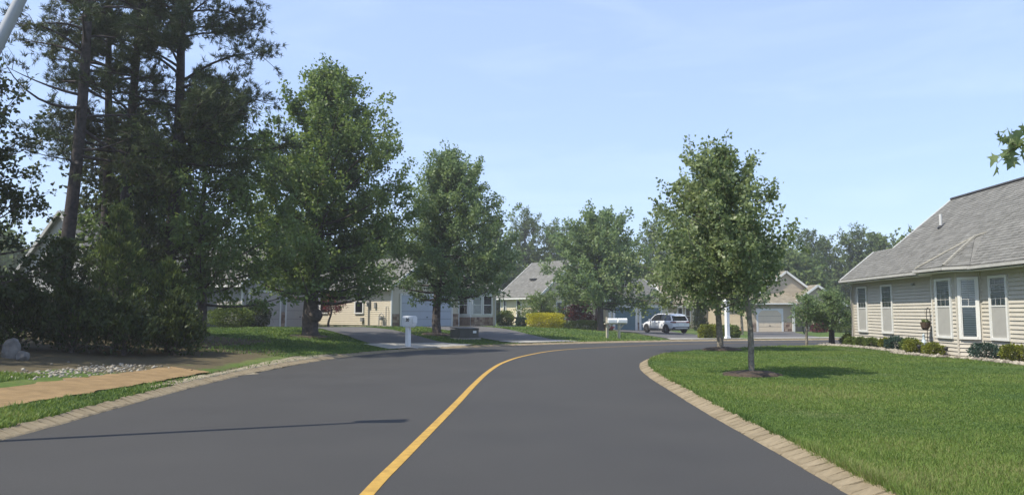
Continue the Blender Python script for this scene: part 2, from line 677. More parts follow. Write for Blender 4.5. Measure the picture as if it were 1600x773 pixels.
def kerb(P, side, near, label):
    """Row of bedded kerb stones; near ones are single pieces, the rest one mesh."""
    Q = resample(P, 0.2)
    Tn = np.gradient(Q, axis=0)
    ang = np.arctan2(Tn[:, 1], Tn[:, 0])
    far = MB()
    spots = []
    for (x, y), a in zip(Q, ang):
        if y < 1 or x > 45:
            continue
        if near[0] < y < near[1] and x < 12:
            spots.append((x, y, a))
        else:
            me = BLOCKS[random.randrange(9)]
            ca, sa2 = math.cos(a), math.sin(a)
            z = float(road_z(y))
            far.mesh([(x + v.co.x * ca - side * v.co.y * sa2, y + v.co.x * sa2 + side * v.co.y * ca, z + v.co.z) for v in me.vertices],
                     [tuple(p.vertices) if side > 0 else tuple(reversed(p.vertices)) for p in me.polygons], random.random())
    o = struct(far.build('kerb', m_kerb))
    o['label'] = label
    for x, y, a in spots:
        b = bpy.data.objects.new('kerb_stone', BLOCKS[random.randrange(9)])
        COL.objects.link(b)
        b.parent = o
        b.location = (x, y, float(road_z(y)) + random.uniform(-0.006, 0.008))
        b.rotation_euler = (0, 0, a + (0 if side > 0 else PI) + random.uniform(-0.03, 0.03))
    return o


kerb(LEFT, 1, (8, 31), 'sandy stone kerb along the outer left edge of the road')
kerb(RIGHT, -1, (5.4, 28), 'tan stone kerb curving round the right lawn')


# ------------------------------------------------------------------ sheets laid on the ground
def patch(name, corners, m, off=0.03, n=24, kind='structure', jitter=0.0, thick=0.0):
    """Four-sided sheet draped over the terrain; corners run round it."""
    c = np.array(corners, float)
    u = np.linspace(0, 1, n + 1)
    U, Vv = np.meshgrid(u, u)
    P = (c[0] * ((1 - U) * (1 - Vv))[..., None] + c[1] * (U * (1 - Vv))[..., None] + c[2] * (U * Vv)[..., None] + c[3] * ((1 - U) * Vv)[..., None])
    if jitter:
        edge = ((U == 0) | (U == 1) | (Vv == 0) | (Vv == 1))
        P = P + (rng.normal(0, jitter, P.shape) * edge[..., None])
    Z = ground_z(P[..., 0], P[..., 1]) + off
    Z = np.maximum(Z, road_z(P[..., 1]) + 0.004)
    ii = np.arange((n + 1) ** 2).reshape(n + 1, n + 1)
    Fq = np.c_[ii[:-1, :-1].ravel(), ii[:-1, 1:].ravel(), ii[1:, 1:].ravel(), ii[1:, :-1].ravel()]
    o = np_mesh(name, np.concatenate([P, Z[..., None]], 2).reshape(-1, 3), Fq, m)
    o['kind'] = kind
    return o
m_drive = asphalt_material('drive_asphalt', (0.085, 0.081, 0.077), 0.88, 0.2)
m_conc = mat('concrete', (0.30, 0.285, 0.25), 0.9, 0.16, 2.0, 0.4, 90.0)
m_path = mat('path_grit', (0.165, 0.108, 0.048), 0.95, 0.2, 3.0, 0.8, 70.0, detail=10.0, col2=(0.275, 0.185, 0.085))
m_mulch = mat('mulch', (0.030, 0.022, 0.016), 0.98, 0.4, 16.0, 1.0, 40.0, col2=(0.085, 0.062, 0.042))
m_sand = mat('sand', (0.17, 0.145, 0.10), 0.97, 0.25, 2.5, 0.6, 60.0, col2=(0.30, 0.26, 0.18))
patch('path', [(-8.95, 3), (-7.55, 3), (-7.05, 18.1), (-8.2, 18.7)], m_path, 0.03, 60, jitter=0.05)
patch('driveway', [(-5.1, 31.6), (-2.45, 35.5), (-7.0, 44.6), (-10.4, 42.4)], m_drive, 0.03)
patch('driveway', [(-10.4, 42.4), (-7.0, 44.6), (-13.2, 51.2), (-16.0, 46.9)], m_drive, 0.032)
patch('driveway_apron', [(-4.75, 30.0), (-1.7, 35.0), (-3.3, 36.7), (-6.4, 33.2)], m_conc, 0.04)
patch('driveway', [(0.0, 38.3), (3.0, 41.4), (-2.6, 55.2), (-6.3, 51.2)], m_drive, 0.03)
patch('driveway_apron', [(0.3, 37.6), (3.6, 40.8), (2.6, 42.3), (-0.7, 39.2)], m_conc, 0.04)
patch('driveway', [(9.4, 45.6), (14.0, 47.7), (15.6, 79.0), (9.3, 74.0)], m_drive, 0.03)
patch('driveway_apron', [(9.2, 44.7), (14.4, 47.0), (14.6, 49.4), (9.4, 47.0)], m_conc, 0.04)
patch('driveway', [(15.0, 48.0), (20.0, 49.4), (26.6, 73.2), (22.6, 73.2)], m_drive, 0.03)
patch('driveway_apron', [(14.9, 47.2), (22.5, 49.6), (21.4, 52.2), (15.5, 50.4)], m_conc, 0.04)
patch('sand_strip', [(-6.9, 14.6), (-6.72, 14.6), (-5.9, 26.5), (-6.9, 24.5)], m_sand, 0.02, 40, jitter=0.06)


def ring_patch(name, cx, cy, r, m, off=0.05, n=28, heap=0.06, wob=0.12):
    """Low round heap (mulch ring) with an uneven rim."""
    mb = MB()
    rr = [r * (1 + random.uniform(-wob, wob)) for _ in range(n)]
    rings = [(0.0, 1.0), (0.35, 0.95), (0.7, 0.6), (0.92, 0.15), (1.05, -0.8)]
    vs = []
    for f, h in rings:
        for k in range(n):
            a = 2 * PI * k / n
            x, y = cx + rr[k] * f * math.cos(a), cy + rr[k] * f * math.sin(a)
            vs.append((x, y, f, h))
    Z = ground_z(np.array([v[0] for v in vs]), np.array([v[1] for v in vs]))
    vs = [(v[0], v[1], z + off * 0.4 + heap * v[3] + random.uniform(-.008, .008)) for v, z in zip(vs, Z)]
    fs = []
    for j in range(len(rings) - 1):
        for k in range(n):
            k2 = (k + 1) % n
            fs.append((j * n + k, (j + 1) * n + k, (j + 1) * n + k2, j * n + k2))
    mb.mesh(vs, fs)
    return struct(mb.build(name, m, smooth_shade=True))


# ------------------------------------------------------------------ grass blades
m_grass = mat_tint('grass_blade', (0.046, 0.094, 0.024), (0.225, 0.225, 0.090), 0.65, trans=0.3, spec=0.3)
_gr = [n for n in m_grass.node_tree.nodes if n.type == 'VALTORGB'][0].color_ramp
_e = _gr.elements.new(0.45)
_e.color = (0.106, 0.170, 0.037, 1)
_e = _gr.elements.new(0.75)
_e.color = (0.165, 0.240, 0.048, 1)


def patches(x, y):
    """Slow drift of colour over a lawn, 0..1."""
    return 0.40 + 0.22 * np.exp(-((x - 4.5) / 2.2) ** 2) + 0.16 * np.sin(0.33 * x + 0.21 * y + 2.5) * np.sin(0.19 * x - 0.42 * y) + 0.24 * (np.sin(0.9 * x + 0.6 * y + 1) + np.sin(0.37 * x - 1.1 * y + 2.2)) * 0.7 + 0.2 * np.sin(1.9 * x + 2.6 * y) * np.sin(2.3 * x - 1.4 * y + 0.6)


def grass(name, label, n, xr, yr, keep, hmin, hmax, bright=0.0, edge=None):
    X = rng.uniform(*xr, n * 3)
    u = rng.uniform(0, 1, n * 3)
    y0, y1 = yr
    Y = 1.0 / (1.0 / y0 + u * (1.0 / y1 - 1.0 / y0))       # density falls off with distance
    k = keep(X, Y)
    X, Y = X[k][:n], Y[k][:n]
    n = len(X)
    Z = ground_z(X, Y) - 0.01
    p = patches(X, Y)
    h = rng.uniform(hmin, hmax, n) * (0.6 + 0.8 * p)
    tuft = (np.sin(3.7 * X + 1.7 * Y) * np.sin(2.9 * Y - 2.2 * X) > 0.72)
    if edge is not None:
        h = h * (1 + 0.9 * (dist_poly(X, Y, edge) < KW + 0.10))
    h = np.where(tuft & (rng.uniform(0, 1, n) < 0.5), h * 1.5, h)
    w = (0.0016 + 0.00042 * Y) * rng.uniform(0.7, 1.4, n)
    a = rng.uniform(0, 2 * PI, n)
    lean = rng.uniform(0.1, 0.9, n) * h
    b = a + rng.uniform(0.6, 2.4, n)
    dx, dy = np.cos(a) * w, np.sin(a) * w
    lx, ly = np.cos(b) * lean, np.sin(b) * lean
    if hmax < 0.07:
        V = np.stack([np.c_[X - dx, Y - dy, Z], np.c_[X + dx, Y + dy, Z], np.c_[X + lx, Y + ly, Z + h]], 1)
        t = np.clip(0.15 + 0.62 * p + bright + rng.normal(0, 0.22, n), 0, 1)
        o = np_mesh(name, V.reshape(-1, 3), np.arange(n * 3).reshape(-1, 3), m_grass, t)
        o['kind'] = 'stuff'
        o['label'] = label
        o['category'] = 'grass'
        return o
    V = np.empty((n, 5, 3))
    V[:, 0] = np.c_[X - dx, Y - dy, Z]
    V[:, 1] = np.c_[X + dx, Y + dy, Z]
    V[:, 2] = np.c_[X + dx * .8 + lx * .35, Y + dy * .8 + ly * .35, Z + h * 0.6]
    V[:, 3] = np.c_[X - dx * .8 + lx * .35, Y - dy * .8 + ly * .35, Z + h * 0.6]
    V[:, 4] = np.c_[X + lx, Y + ly, Z + h * 0.95]
    base = np.arange(n)[:, None] * 5
    F = np.concatenate([base + np.array([[0, 1, 2]]), base + np.array([[0, 2, 3]]), base + np.array([[3, 2, 4]])])
    t = np.clip(0.15 + 0.62 * p + bright + rng.normal(0, 0.22, n), 0, 1)
    o = np_mesh(name, V.reshape(-1, 3), F, m_grass, np.tile(t, 3))
    o['kind'] = 'stuff'
    o['label'] = label
    o['category'] = 'grass'
    return o


RIGHT_IN = np.vstack([RIGHT, [(115, -60), (3.2, -60)]])


def keep_right(x, y):
    ok = inside_poly(x, y, RIGHT_IN) & (np.abs(x) < 0.70 * y + 0.6)
    ok &= dist_poly(x, y, RIGHT) > KW - 0.05 - 0.06 * np.abs(np.sin(3.1 * y) * np.sin(7.7 * y))
    ok &= ~((x > 14.0) & (y > 15))
    ok &= (np.hypot(x - 5.47, y - 17.7) > 0.75) & (np.hypot(x - 8.02, y - 29.8) > 0.8)
    return ok


def keep_verge(x, y):
    d = dist_poly(x, y, LEFT)
    ok = (x < -4.2) & inside_poly(x, y, LEFTPOLY) & (np.abs(x) < 0.70 * y + 0.6) & (d > KW - 0.05)
    xe = -7.5 + (y - 3) * 0.03
    ok &= ((x > xe) & (y < 30) & (rng.uniform(0, 1, x.shape) > 0.8 * smooth(13.8, 15.8, y) * (1 - smooth(24, 29, y)))) | ((x < -9.1) & (y < 15.2))
    return ok


grass('grass', 'mown green lawn grass sloping to the tan kerb on the right', 560000, (3.0, 21), (5.4, 34), keep_right, 0.018, 0.042, 0.0, RIGHT)
grass('grass', 'bluish green verge grass between the left kerb and tan path', 80000, (-12.5, -4), (7.5, 30), keep_verge, 0.04, 0.085, -0.05)


def keep_left_lawn(x, y):
    ok = (x < 9) & (dist_poly(x, y, LEFT) > KW) & inside_poly(x, y, LEFTPOLY) & (np.abs(x) < 0.7 * y) & (y > 24)
    for q in ([(-5.1, 31.6), (-2.45, 35.5), (-7.0, 44.6), (-10.4, 42.4)], [(-10.4, 42.4), (-7.0, 44.6), (-13.2, 51.2), (-16.0, 46.9)],
              [(-4.75, 30.0), (-1.7, 35.0), (-3.3, 36.7), (-6.4, 33.2)], [(0.0, 38.3), (3.0, 41.4), (-2.6, 55.2), (-6.3, 51.2)],
              [(0.3, 37.6), (3.6, 40.8), (2.6, 42.3), (-0.7, 39.2)]):
        ok &= ~inside_poly(x, y, np.array(q))
    s = soil_mask(x, y)
    return ok & (rng.uniform(0, 1, x.shape) > s)


grass('grass', 'thin shaded front lawn grass around the big maple and driveways', 60000, (-20, 9), (24, 56), keep_left_lawn, 0.05, 0.09, -0.1)


# ------------------------------------------------------------------ foliage tools
def unit(a):
    return a / (np.linalg.norm(a, axis=-1, keepdims=True) + 1e-9)


def leaf_arrays(P, D, S, ratio, r):
    """One folded four-cornered leaf at each P, pointing along D, S long."""
    n = len(P)
    R = unit(r.normal(0, 1, (n, 3)))
    B = unit(np.cross(D, R))
    N = np.cross(B, D)
    S = S[:, None]
    V = np.empty((n, 4, 3))
    V[:, 0] = P
    V[:, 1] = P + D * S * 0.42 + B * S * ratio * 0.5 + N * S * 0.10
    V[:, 2] = P + D * S
    V[:, 3] = P + D * S * 0.42 - B * S * ratio * 0.5 + N * S * 0.10
    F = np.arange(n * 4).reshape(n, 4)
    return V.reshape(-1, 3), F


def curve3(a, b, bow, n):
    t = np.linspace(0, 1, n)[:, None]
    return a + (b - a) * t + bow * (4 * t * (1 - t))


def env_r(env, t):
    e = np.array(env)
    return np.interp(t, e[:, 0], e[:, 1])


m_bark_grey = mat('bark_grey', (0.095, 0.082, 0.062), 0.95, 0.35, 13.0, 1.0, 30.0, col2=(0.30, 0.27, 0.22))
m_bark_dark = mat('bark_dark', (0.045, 0.038, 0.035), 0.95, 0.35, 8.0, 1.0, 26.0, col2=(0.12, 0.10, 0.09))
m_bark_pine = mat('bark_pine', (0.022, 0.019, 0.020), 0.95, 0.3, 7.0, 1.0, 22.0, col2=(0.075, 0.062, 0.058))
m_leaf_a = mat_tint('leaf_maple', (0.064, 0.116, 0.030), (0.205, 0.275, 0.085), 0.5, trans=0.42, spec=0.4)
m_leaf_b = mat_tint('leaf_blue_green', (0.076, 0.132, 0.048), (0.225, 0.300, 0.125), 0.5, trans=0.42, spec=0.4)
m_leaf_c = mat_tint('leaf_young_maple', (0.094, 0.140, 0.054), (0.262, 0.320, 0.145), 0.48, trans=0.42, spec=0.45)
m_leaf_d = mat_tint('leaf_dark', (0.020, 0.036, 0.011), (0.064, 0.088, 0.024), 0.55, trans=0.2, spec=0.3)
m_leaf_y = mat_tint('leaf_yellow', (0.30, 0.30, 0.02), (0.60, 0.55, 0.05), 0.6, trans=0.2)
m_leaf_r = mat_tint('leaf_red', (0.10, 0.020, 0.020), (0.24, 0.055, 0.045), 0.6, trans=0.2)
m_leaf_far = mat_tint('leaf_far', (0.070, 0.115, 0.036), (0.190, 0.235, 0.085), 0.8, trans=0.3, spec=0.2)
m_needle = mat_tint('needle', (0.028, 0.050, 0.018), (0.098, 0.125, 0.040), 0.6, trans=0.1, spec=0.3)
m_cedar = mat_tint('cedar', (0.036, 0.066, 0.018), (0.130, 0.172, 0.045), 0.7, trans=0.12)
m_shrub = mat_tint('shrub_leaf', (0.055, 0.090, 0.020), (0.165, 0.215, 0.050), 0.65, trans=0.15)
m_shrub_blue = mat_tint('shrub_blue', (0.020, 0.048, 0.036), (0.055, 0.100, 0.072), 0.65, trans=0.12)
m_shrub_gold = mat_tint('shrub_gold', (0.080, 0.105, 0.014), (0.235, 0.255, 0.035), 0.65, trans=0.2)


def broadleaf(label, cat, base, H, z0, env, lean=(0, 0), off=(0, 0), limbs=60, twigs=8, per=70, leaf=0.14, ratio=0.7, trunk_r=0.2, bark=None,
              leaves=None, seed=1, rise=0.45, droop=0.25, twig=0.8, name='tree', group=None, sides=9, wob=0.03, bulge=None, tint0=0.0, spread=0.16):
    """Broad-leaved tree: leaning tapered trunk, limbs out to an envelope, twigs, and leaves strung along the twigs."""
    r = np.random.default_rng(seed)
    x, y = base
    root = thing(name, label, cat, (x, y, gz(x, y) - 0.02), 0, group)
    mb = MB()
    tz = np.linspace(0, 1, 14)
    path = np.c_[lean[0] * tz ** 2 + wob * H * 0.2 * np.sin(tz * 7 + seed), lean[1] * tz ** 1.3 + wob * H * 0.2 * np.cos(tz * 5 + seed), tz * H * 0.96]
    path[0, :2] = 0
    rad = trunk_r * (1 - tz) ** 0.85 + 0.012
    rad[0] *= 1.45
    path = np.vstack([path[:1], [path[0] * 0.75 + path[1] * 0.25], path[1:]])
    path[0, 2] = -0.1
    rad = np.r_[rad[0], trunk_r * 1.06, rad[1:]]
    mb.tube(path, rad, sides)
    if bulge:
        bz, br = bulge
        c = np.array([np.interp(bz, path[:, 2], path[:, k]) for k in range(3)])
        mb.lathe([(0.03, -br), (br * .7, -br * .75), (br, -br * .1), (br * .85, br * .5), (br * .3, br * .95), (0.02, br)], 9, (c[0] + trunk_r * .75, c[1] - .1, c[2]))
    Lp, Ld, Lt = [], [], []
    for i in range(limbs):
        t = ((i + 0.5) / limbs) ** 0.9
        az = i * 2.39996 + r.uniform(-.5, .5)
        zs = z0 * 0.96 + (H * 0.93 - z0) * t * 0.93
        s = np.array([np.interp(zs, path[:, 2], path[:, k]) for k in range(3)])
        te = np.clip(t + r.uniform(0.0, 0.10), 0, 1)
        rr = env_r(env, te) * r.uniform(0.62, 1.10) * (1 + 0.14 * math.sin(2 * az + seed) * (1 - .5 * t) + 0.10 * math.sin(3 * az + 9 * t + seed))
        ze = z0 + te * (H - z0) + r.uniform(-.02, .05) * H
        ctr = np.array([off[0] * min(1, 2 * te) if False else off[0], off[1], 0.0]) * (1 - t * 0.6)
        e = np.array([s[0] * 0.6 + math.cos(az) * rr, s[1] * 0.6 + math.sin(az) * rr, min(ze, H * 1.0)]) + ctr
        ln = np.linalg.norm(e - s)
        bow = np.array([0, 0, -0.10 * ln * (1 - 1.2 * t)]) + r.normal(0, 0.03 * ln, 3)
        c = curve3(s, e, bow, 6)
        lr = max(0.008, trunk_r * 0.30 * (1 - 0.65 * t))
        mb.tube(c, np.linspace(lr, 0.006, 6), 5, False)
        ltint = r.normal(0, 0.10)
        nt = max(3, int(twigs * (0.5 + 0.8 * ln / (env_r(env, 0.35) + 0.01))))
        for k in range(nt):
            f = 1.0 if k == 0 else r.uniform(0.18, 1.0)
            p = np.array([np.interp(f, np.linspace(0, 1, 6), c[:, q]) for q in range(3)])
            out = unit(e - s)
            d = unit(out * (1.0 if k == 0 else 0.55) + r.normal(0, 0.62 if k else 0.2, 3) + np.array([0, 0, rise]))
            tl = twig * r.uniform(0.55, 1.25) * (0.65 + 0.35 * (1 - t))
            shoot = k < 2 and r.uniform() < 0.3
            if shoot:
                tl *= 1.55
                d = unit(d + np.array([0, 0, 0.5]))
            q = p + d * tl + np.array([0, 0, -droop * tl * 0.35])
            tc = curve3(p, q, np.array([0, 0, 0.06 * tl]), 4)
            mb.tube(tc, np.linspace(0.010, 0.003, 4) * (0.6 + trunk_r), 3, False)
            m = int(per * r.uniform(0.45, 1.35))
            ff = r.uniform(0.05, 1.08, m)
            pp = np.c_[[np.interp(ff, np.linspace(0, 1, 4), tc[:, w]) for w in range(3)]].T + r.normal(0, spread * twig, (m, 3)) * (1.15 - 0.6 * ff)[:, None]
            dd = unit(d * 0.6 + r.normal(0, 0.75, (m, 3)) + np.array([0, 0, -droop]))
            Lp.append(pp)
            Ld.append(dd)
            Lt.append(np.clip(0.42 + tint0 + ltint + r.normal(0, 0.20, m) + r.normal(0, .07), 0, 1))
    P, D, T = np.vstack(Lp), np.vstack(Ld), np.concatenate(Lt)
    keep = P[:, 2] > max(0.25, z0 * 0.82)
    P, D, T = P[keep], D[keep], T[keep]
    V, F = leaf_arrays(P, D, leaf * r.uniform(0.65, 1.25, len(P)), ratio, r)
    mb.build('trunk', bark or m_bark_grey, root, smooth_shade=True)
    np_mesh('crown', V, F, leaves or m_leaf_a, T, root)
    return root


def needle_arrays(P, D, n, L, w, r):
    """Tuft of n thin needles round each twig end P pointing along D."""
    k = len(P)
    d = unit(np.repeat(D, n, 0) * 0.8 + r.normal(0, 0.55, (k * n, 3)))
    b = unit(np.cross(d, r.normal(0, 1, (k * n, 3)))) * w
    p = np.repeat(P, n, 0) + r.normal(0, 0.03, (k * n, 3))
    l = L * r.uniform(0.6, 1.2, (k * n, 1))
    V = np.stack([p - b, p + b, p + d * l], 1)
    return V.reshape(-1, 3), np.arange(k * n * 3).reshape(-1, 3)


def pine(label, base, H, lean, R, zlow, seed, n_br=46, group=None, trunk_r=0.24, tufts=18, needles=20, nl=0.20, nw=0.012, sparse_low=0.5, mat_n=None, name='pine_tree', skew=(0, 0)):
    r = np.random.default_rng(seed)
    x, y = base
    root = thing(name, label, 'tree', (x, y, gz(x, y) - 0.02), 0, group)
    mb = MB()
    tz = np.linspace(0, 1, 16)
    path = np.c_[lean[0] * tz + 0.12 * np.sin(tz * 6 + seed), lean[1] * tz + 0.1 * np.cos(tz * 5 + seed) - 0.1 * math.cos(seed), tz * H]
    path[:, 0] -= path[0, 0]
    path[0, 2] = -0.1
    rad = trunk_r * (1 - tz * 0.93) ** 0.8
    rad[0] *= 1.25
    mb.tube(path, rad, 10)
    P, D, T = [], [], []
    for i in range(n_br):
        t = (i + r.uniform(0, 1)) / n_br
        zs = zlow + (H - zlow) * t * 0.97
        az = r.uniform(0, 2 * PI)
        s = np.array([np.interp(zs, path[:, 2], path[:, k]) for k in range(3)])
        ln = R * (1 - 0.82 * t ** 1.4) * r.uniform(0.55, 1.05)
        low = t < 0.22
        e = s + np.array([math.cos(az) * ln + skew[0] * (1 - t), math.sin(az) * ln + skew[1] * (1 - t), ln * r.uniform(-0.18, 0.22) + 0.35 * ln * t])
        c = curve3(s, e, np.array([0, 0, (0.10 if not low else -0.06) * ln]) + r.normal(0, 0.05 * ln, 3), 7)
        mb.tube(c, np.linspace(max(0.016, 0.07 * (1 - t * .7)), 0.008, 7) * trunk_r / 0.24, 5, False)
        nt = int(tufts * (sparse_low if low else 1.0) * r.uniform(0.7, 1.2))
        bt = r.normal(0, 0.1)
        nsub = max(3, nt // 4)
        for k in range(nsub):
            f = 1.0 if k == 0 else r.uniform(0.4, 1.0)
            p = np.array([np.interp(f, np.linspace(0, 1, 7), c[:, q]) for q in range(3)])
            d = unit(unit(e - s) * 0.7 + r.normal(0, 0.5, 3) + np.array([0, 0, 0.25]))
            sl = ln * r.uniform(0.16, 0.34)
            q = p + d * sl
            mb.tube(np.array([p, (p + q) / 2 + r.normal(0, .04, 3), q]), [0.014, 0.010, 0.005], 3, False)
            m = max(3, int(nt / nsub * 1.6))
            ff = r.uniform(0.3, 1.05, m)[:, None]
            pp = p + (q - p) * ff + r.normal(0, 0.10 * sl + 0.04, (m, 3))
            P.append(pp)
            D.append(unit(d + r.normal(0, 0.45, (m, 3)) + np.array([0, 0, 0.35])))
            T.append(np.clip(0.4 + bt + r.normal(0, 0.17, m), 0, 1))
    P, D, T = np.vstack(P), np.vstack(D), np.concatenate(T)
    V, F = needle_arrays(P, D, needles, nl, nw, r)
    mb.build('trunk', m_bark_pine, root, smooth_shade=True)
    np_mesh('crown', V, F, mat_n or m_needle, np.repeat(T, needles), root)
    return root


def conifer_bush(label, cat, base, H, R, seed, n=7000, leaves=None, name='cedar', size=0.13, ratio=0.28, shape=0.7, group=None, tips=0.25, zlow=0.0):
    """Upright cedar or juniper: short trunk, rising boughs, dense narrow sprays that get looser at the tips."""
    r = np.random.default_rng(seed)
    x, y = base
    root = thing(name, label, cat, (x, y, gz(x, y) - 0.02), 0, group)
    mb = MB()
    mb.tube([(0, 0, -0.1), (0.02, 0, H * 0.4), (0, 0.02, H * 0.9)], [0.05 + H * .012, 0.04, 0.01], 6)
    nb = 46
    P, D, T = [], [], []
    for i in range(nb):
        t = (i + r.uniform(0, 1)) / nb
        az = i * 2.4 + r.uniform(-.4, .4)
        rr = R * (1 - t) ** shape * r.uniform(0.75, 1.12)
        a = np.array([0, 0, zlow + t * (H - zlow) * 0.85])
        b = np.array([math.cos(az) * rr, math.sin(az) * rr, a[2] + r.uniform(0.15, 0.45) * rr + tips * r.uniform(0, 1)])
        mb.tube(np.array([a, (a + b) / 2, b]), [0.02, 0.014, 0.005], 3, False)
        m = n // nb
        f = r.uniform(0.15, 1.05, m) ** 0.6
        p = a + (b - a) * f[:, None] + r.normal(0, 1, (m, 3)) * (0.05 + 0.22 * rr * (1.15 - f))[:, None] * np.array([1, 1, 0.9])
        P.append(p)
        D.append(unit(unit(b - a) * 0.6 + r.normal(0, 0.4, (m, 3)) + np.array([0, 0, 0.75])))
        T.append(np.clip(0.3 + 0.35 * f * (f > .7) + r.normal(0, 0.2, m) + r.normal(0, .1), 0, 1))
    P, D, T = np.vstack(P), np.vstack(D), np.concatenate(T)
    P[:, 2] = np.maximum(P[:, 2], 0.02)
    V, F = leaf_arrays(P, D, size * r.uniform(0.6, 1.4, len(P)), ratio, r)
    mb.build('stem', m_bark_dark, root)
    np_mesh('foliage', V, F, leaves or m_cedar, T, root)
    return root


def shrub(label, base, rx, ry, h, seed, n=1600, leaves=None, leaf=0.05, name='shrub', cat='shrub', square=2.0, group=None, rz=0.0, ratio=0.6):
    """Clipped or rounded shrub: leafy shell over stems, lumpy outline."""
    n = int(n * 1.7)
    r = np.random.default_rng(seed)
    x, y = base
    root = thing(name, label, cat, (x, y, gz(x, y) - 0.01), rz, group)
    mb = MB()
    for k in range(7):
        a = k * 0.9
        mb.tube([(0, 0, -0.05), (math.cos(a) * rx * .4, math.sin(a) * ry * .4, h * 0.5), (math.cos(a) * rx * .7, math.sin(a) * ry * .7, h * .82)], [0.018, 0.012, 0.004], 4, False)
    mb.build('stem', m_bark_dark, root)
    d = unit(r.normal(0, 1, (n, 3)))
    low = r.uniform(0, 1, n) < 0.45
    d[:, 2] = np.where(low, -np.abs(d[:, 2]), np.abs(d[:, 2]))
    e = (np.abs(d[:, 0]) ** square + np.abs(d[:, 1]) ** square + np.abs(d[:, 2]) ** square) ** (1 / square)
    lump = 1 + 0.09 * np.sin(d[:, 0] * 7 + seed) * np.sin(d[:, 1] * 6 + 1) + 0.07 * np.sin(d[:, 2] * 9 + seed * 2)
    s = (r.uniform(0.12, 1.0, n) ** 0.4) * lump / e
    P = d * s[:, None] * np.array([rx, ry, h * 0.55]) + np.array([0, 0, h * 0.44])
    P[:, 2] = np.maximum(P[:, 2], 0.02 + r.uniform(0, .06, n))
    D = unit(d + r.normal(0, 0.6, (n, 3)) + np.array([0, 0, 0.3]))
    V, F = leaf_arrays(P, D, leaf * r.uniform(0.6, 1.3, n), ratio, r)
    T = np.clip(0.45 + 0.16 * np.sin(d[:, 0] * 5 + seed) + r.normal(0, 0.2, n), 0, 1)
    np_mesh('foliage', V, F, leaves or m_shrub, T, root)
    return root
# ------------------------------------------------------------------ house tools (house frame: x along the front, y back, front faces -y)
m_white = mat('white_trim', (0.66, 0.66, 0.63), 0.5, 0.05, 3.0)
m_side_cream = mat('siding_cream', (0.56, 0.50, 0.385), 0.6, 0.05, 2.5)
m_side_r = mat('siding_beige', (0.49, 0.455, 0.385), 0.6, 0.06, 2.0)
m_side_tan = mat('siding_tan', (0.46, 0.385, 0.275), 0.65, 0.05, 2.5)
m_side_yel = mat('siding_pale_yellow', (0.60, 0.53, 0.37), 0.6, 0.05, 2.5)
m_side_grey = mat('siding_grey', (0.34, 0.33, 0.31), 0.65, 0.06, 2.5)
m_shing = mat_tint('shingle', (0.128, 0.126, 0.114), (0.180, 0.177, 0.163), 0.93, nscale=3.0, bump=0.5)
m_shing_tan = mat_tint('shingle_tan', (0.19, 0.165, 0.12), (0.30, 0.265, 0.20), 0.93, nscale=3.0, bump=0.4)
m_ridge = mat('ridge_vent', (0.05, 0.05, 0.052), 0.9, 0.2, 8.0)
m_glass = mat_glass('window_glass')
m_muntin = mat('muntin_grey', (0.50, 0.50, 0.48), 0.6)
m_dark = mat('dark_interior', (0.025, 0.027, 0.03), 0.8, 0.3, 2.0)
m_blind = mat('window_blind', (0.78, 0.80, 0.77), 0.7, 0.05, 4.0)
m_screen = mat('insect_screen', (0.34, 0.335, 0.31), 0.85, 0.08, 3.0)
m_door_w = mat('garage_door_white', (0.42, 0.46, 0.52), 0.5, 0.04, 2.0)
m_door_c = mat('garage_door_cream', (0.66, 0.56, 0.41), 0.55, 0.04, 2.0)
m_door_b = mat('garage_door_blue', (0.085, 0.155, 0.185), 0.5, 0.05, 2.0)
m_metal = mat('grey_metal', (0.30, 0.31, 0.32), 0.5, 0.1, 6.0, metal=0.4)
m_black = mat('black_plastic', (0.02, 0.02, 0.022), 0.5, 0.2, 5.0)
m_stone_t = mat_tint('veneer_stone', (0.17, 0.105, 0.075), (0.40, 0.31, 0.23), 0.9, nscale=6.0, bump=0.6)


def siding(mb, L, z0, z1, org, ax, nrm, lo=None, hi=None, exp=0.125):
    """Lapped boards on a wall; lo/hi give the wall's start and end at a height (for gables)."""
    n = max(1, int(round((z1 - z0) / exp)))
    e = (z1 - z0) / n
    out = []
    for i in range(n):
        za, zb = z0 + i * e, z0 + (i + 1) * e
        a0, b0 = (lo(za), hi(za)) if lo else (0, L)
        a1, b1 = (lo(zb), hi(zb)) if lo else (0, L)
        if b0 - a0 < 0.05:
            continue
        if b1 < a1:
            a1 = b1 = (a1 + b1) / 2

        def q(u, z, o):
            return (org[0] + ax[0] * u + nrm[0] * o, org[1] + ax[1] * u + nrm[1] * o, z)
        vs = [q(a0, za, 0.0), q(b0, za, 0.0), q(b0, za, 0.034), q(a0, za, 0.034), q(a1, zb, 0.006), q(b1, zb, 0.006), q(a1, zb, 0.0), q(b1, zb, 0.0)]
        fs = [(0, 1, 2, 3), (3, 2, 5, 4), (4, 5, 7, 6), (0, 3, 4, 6), (1, 7, 5, 2)]
        if mb is not None:
            mb.mesh(vs, fs, random.random())
        else:
            out.append((vs, fs))
    return out


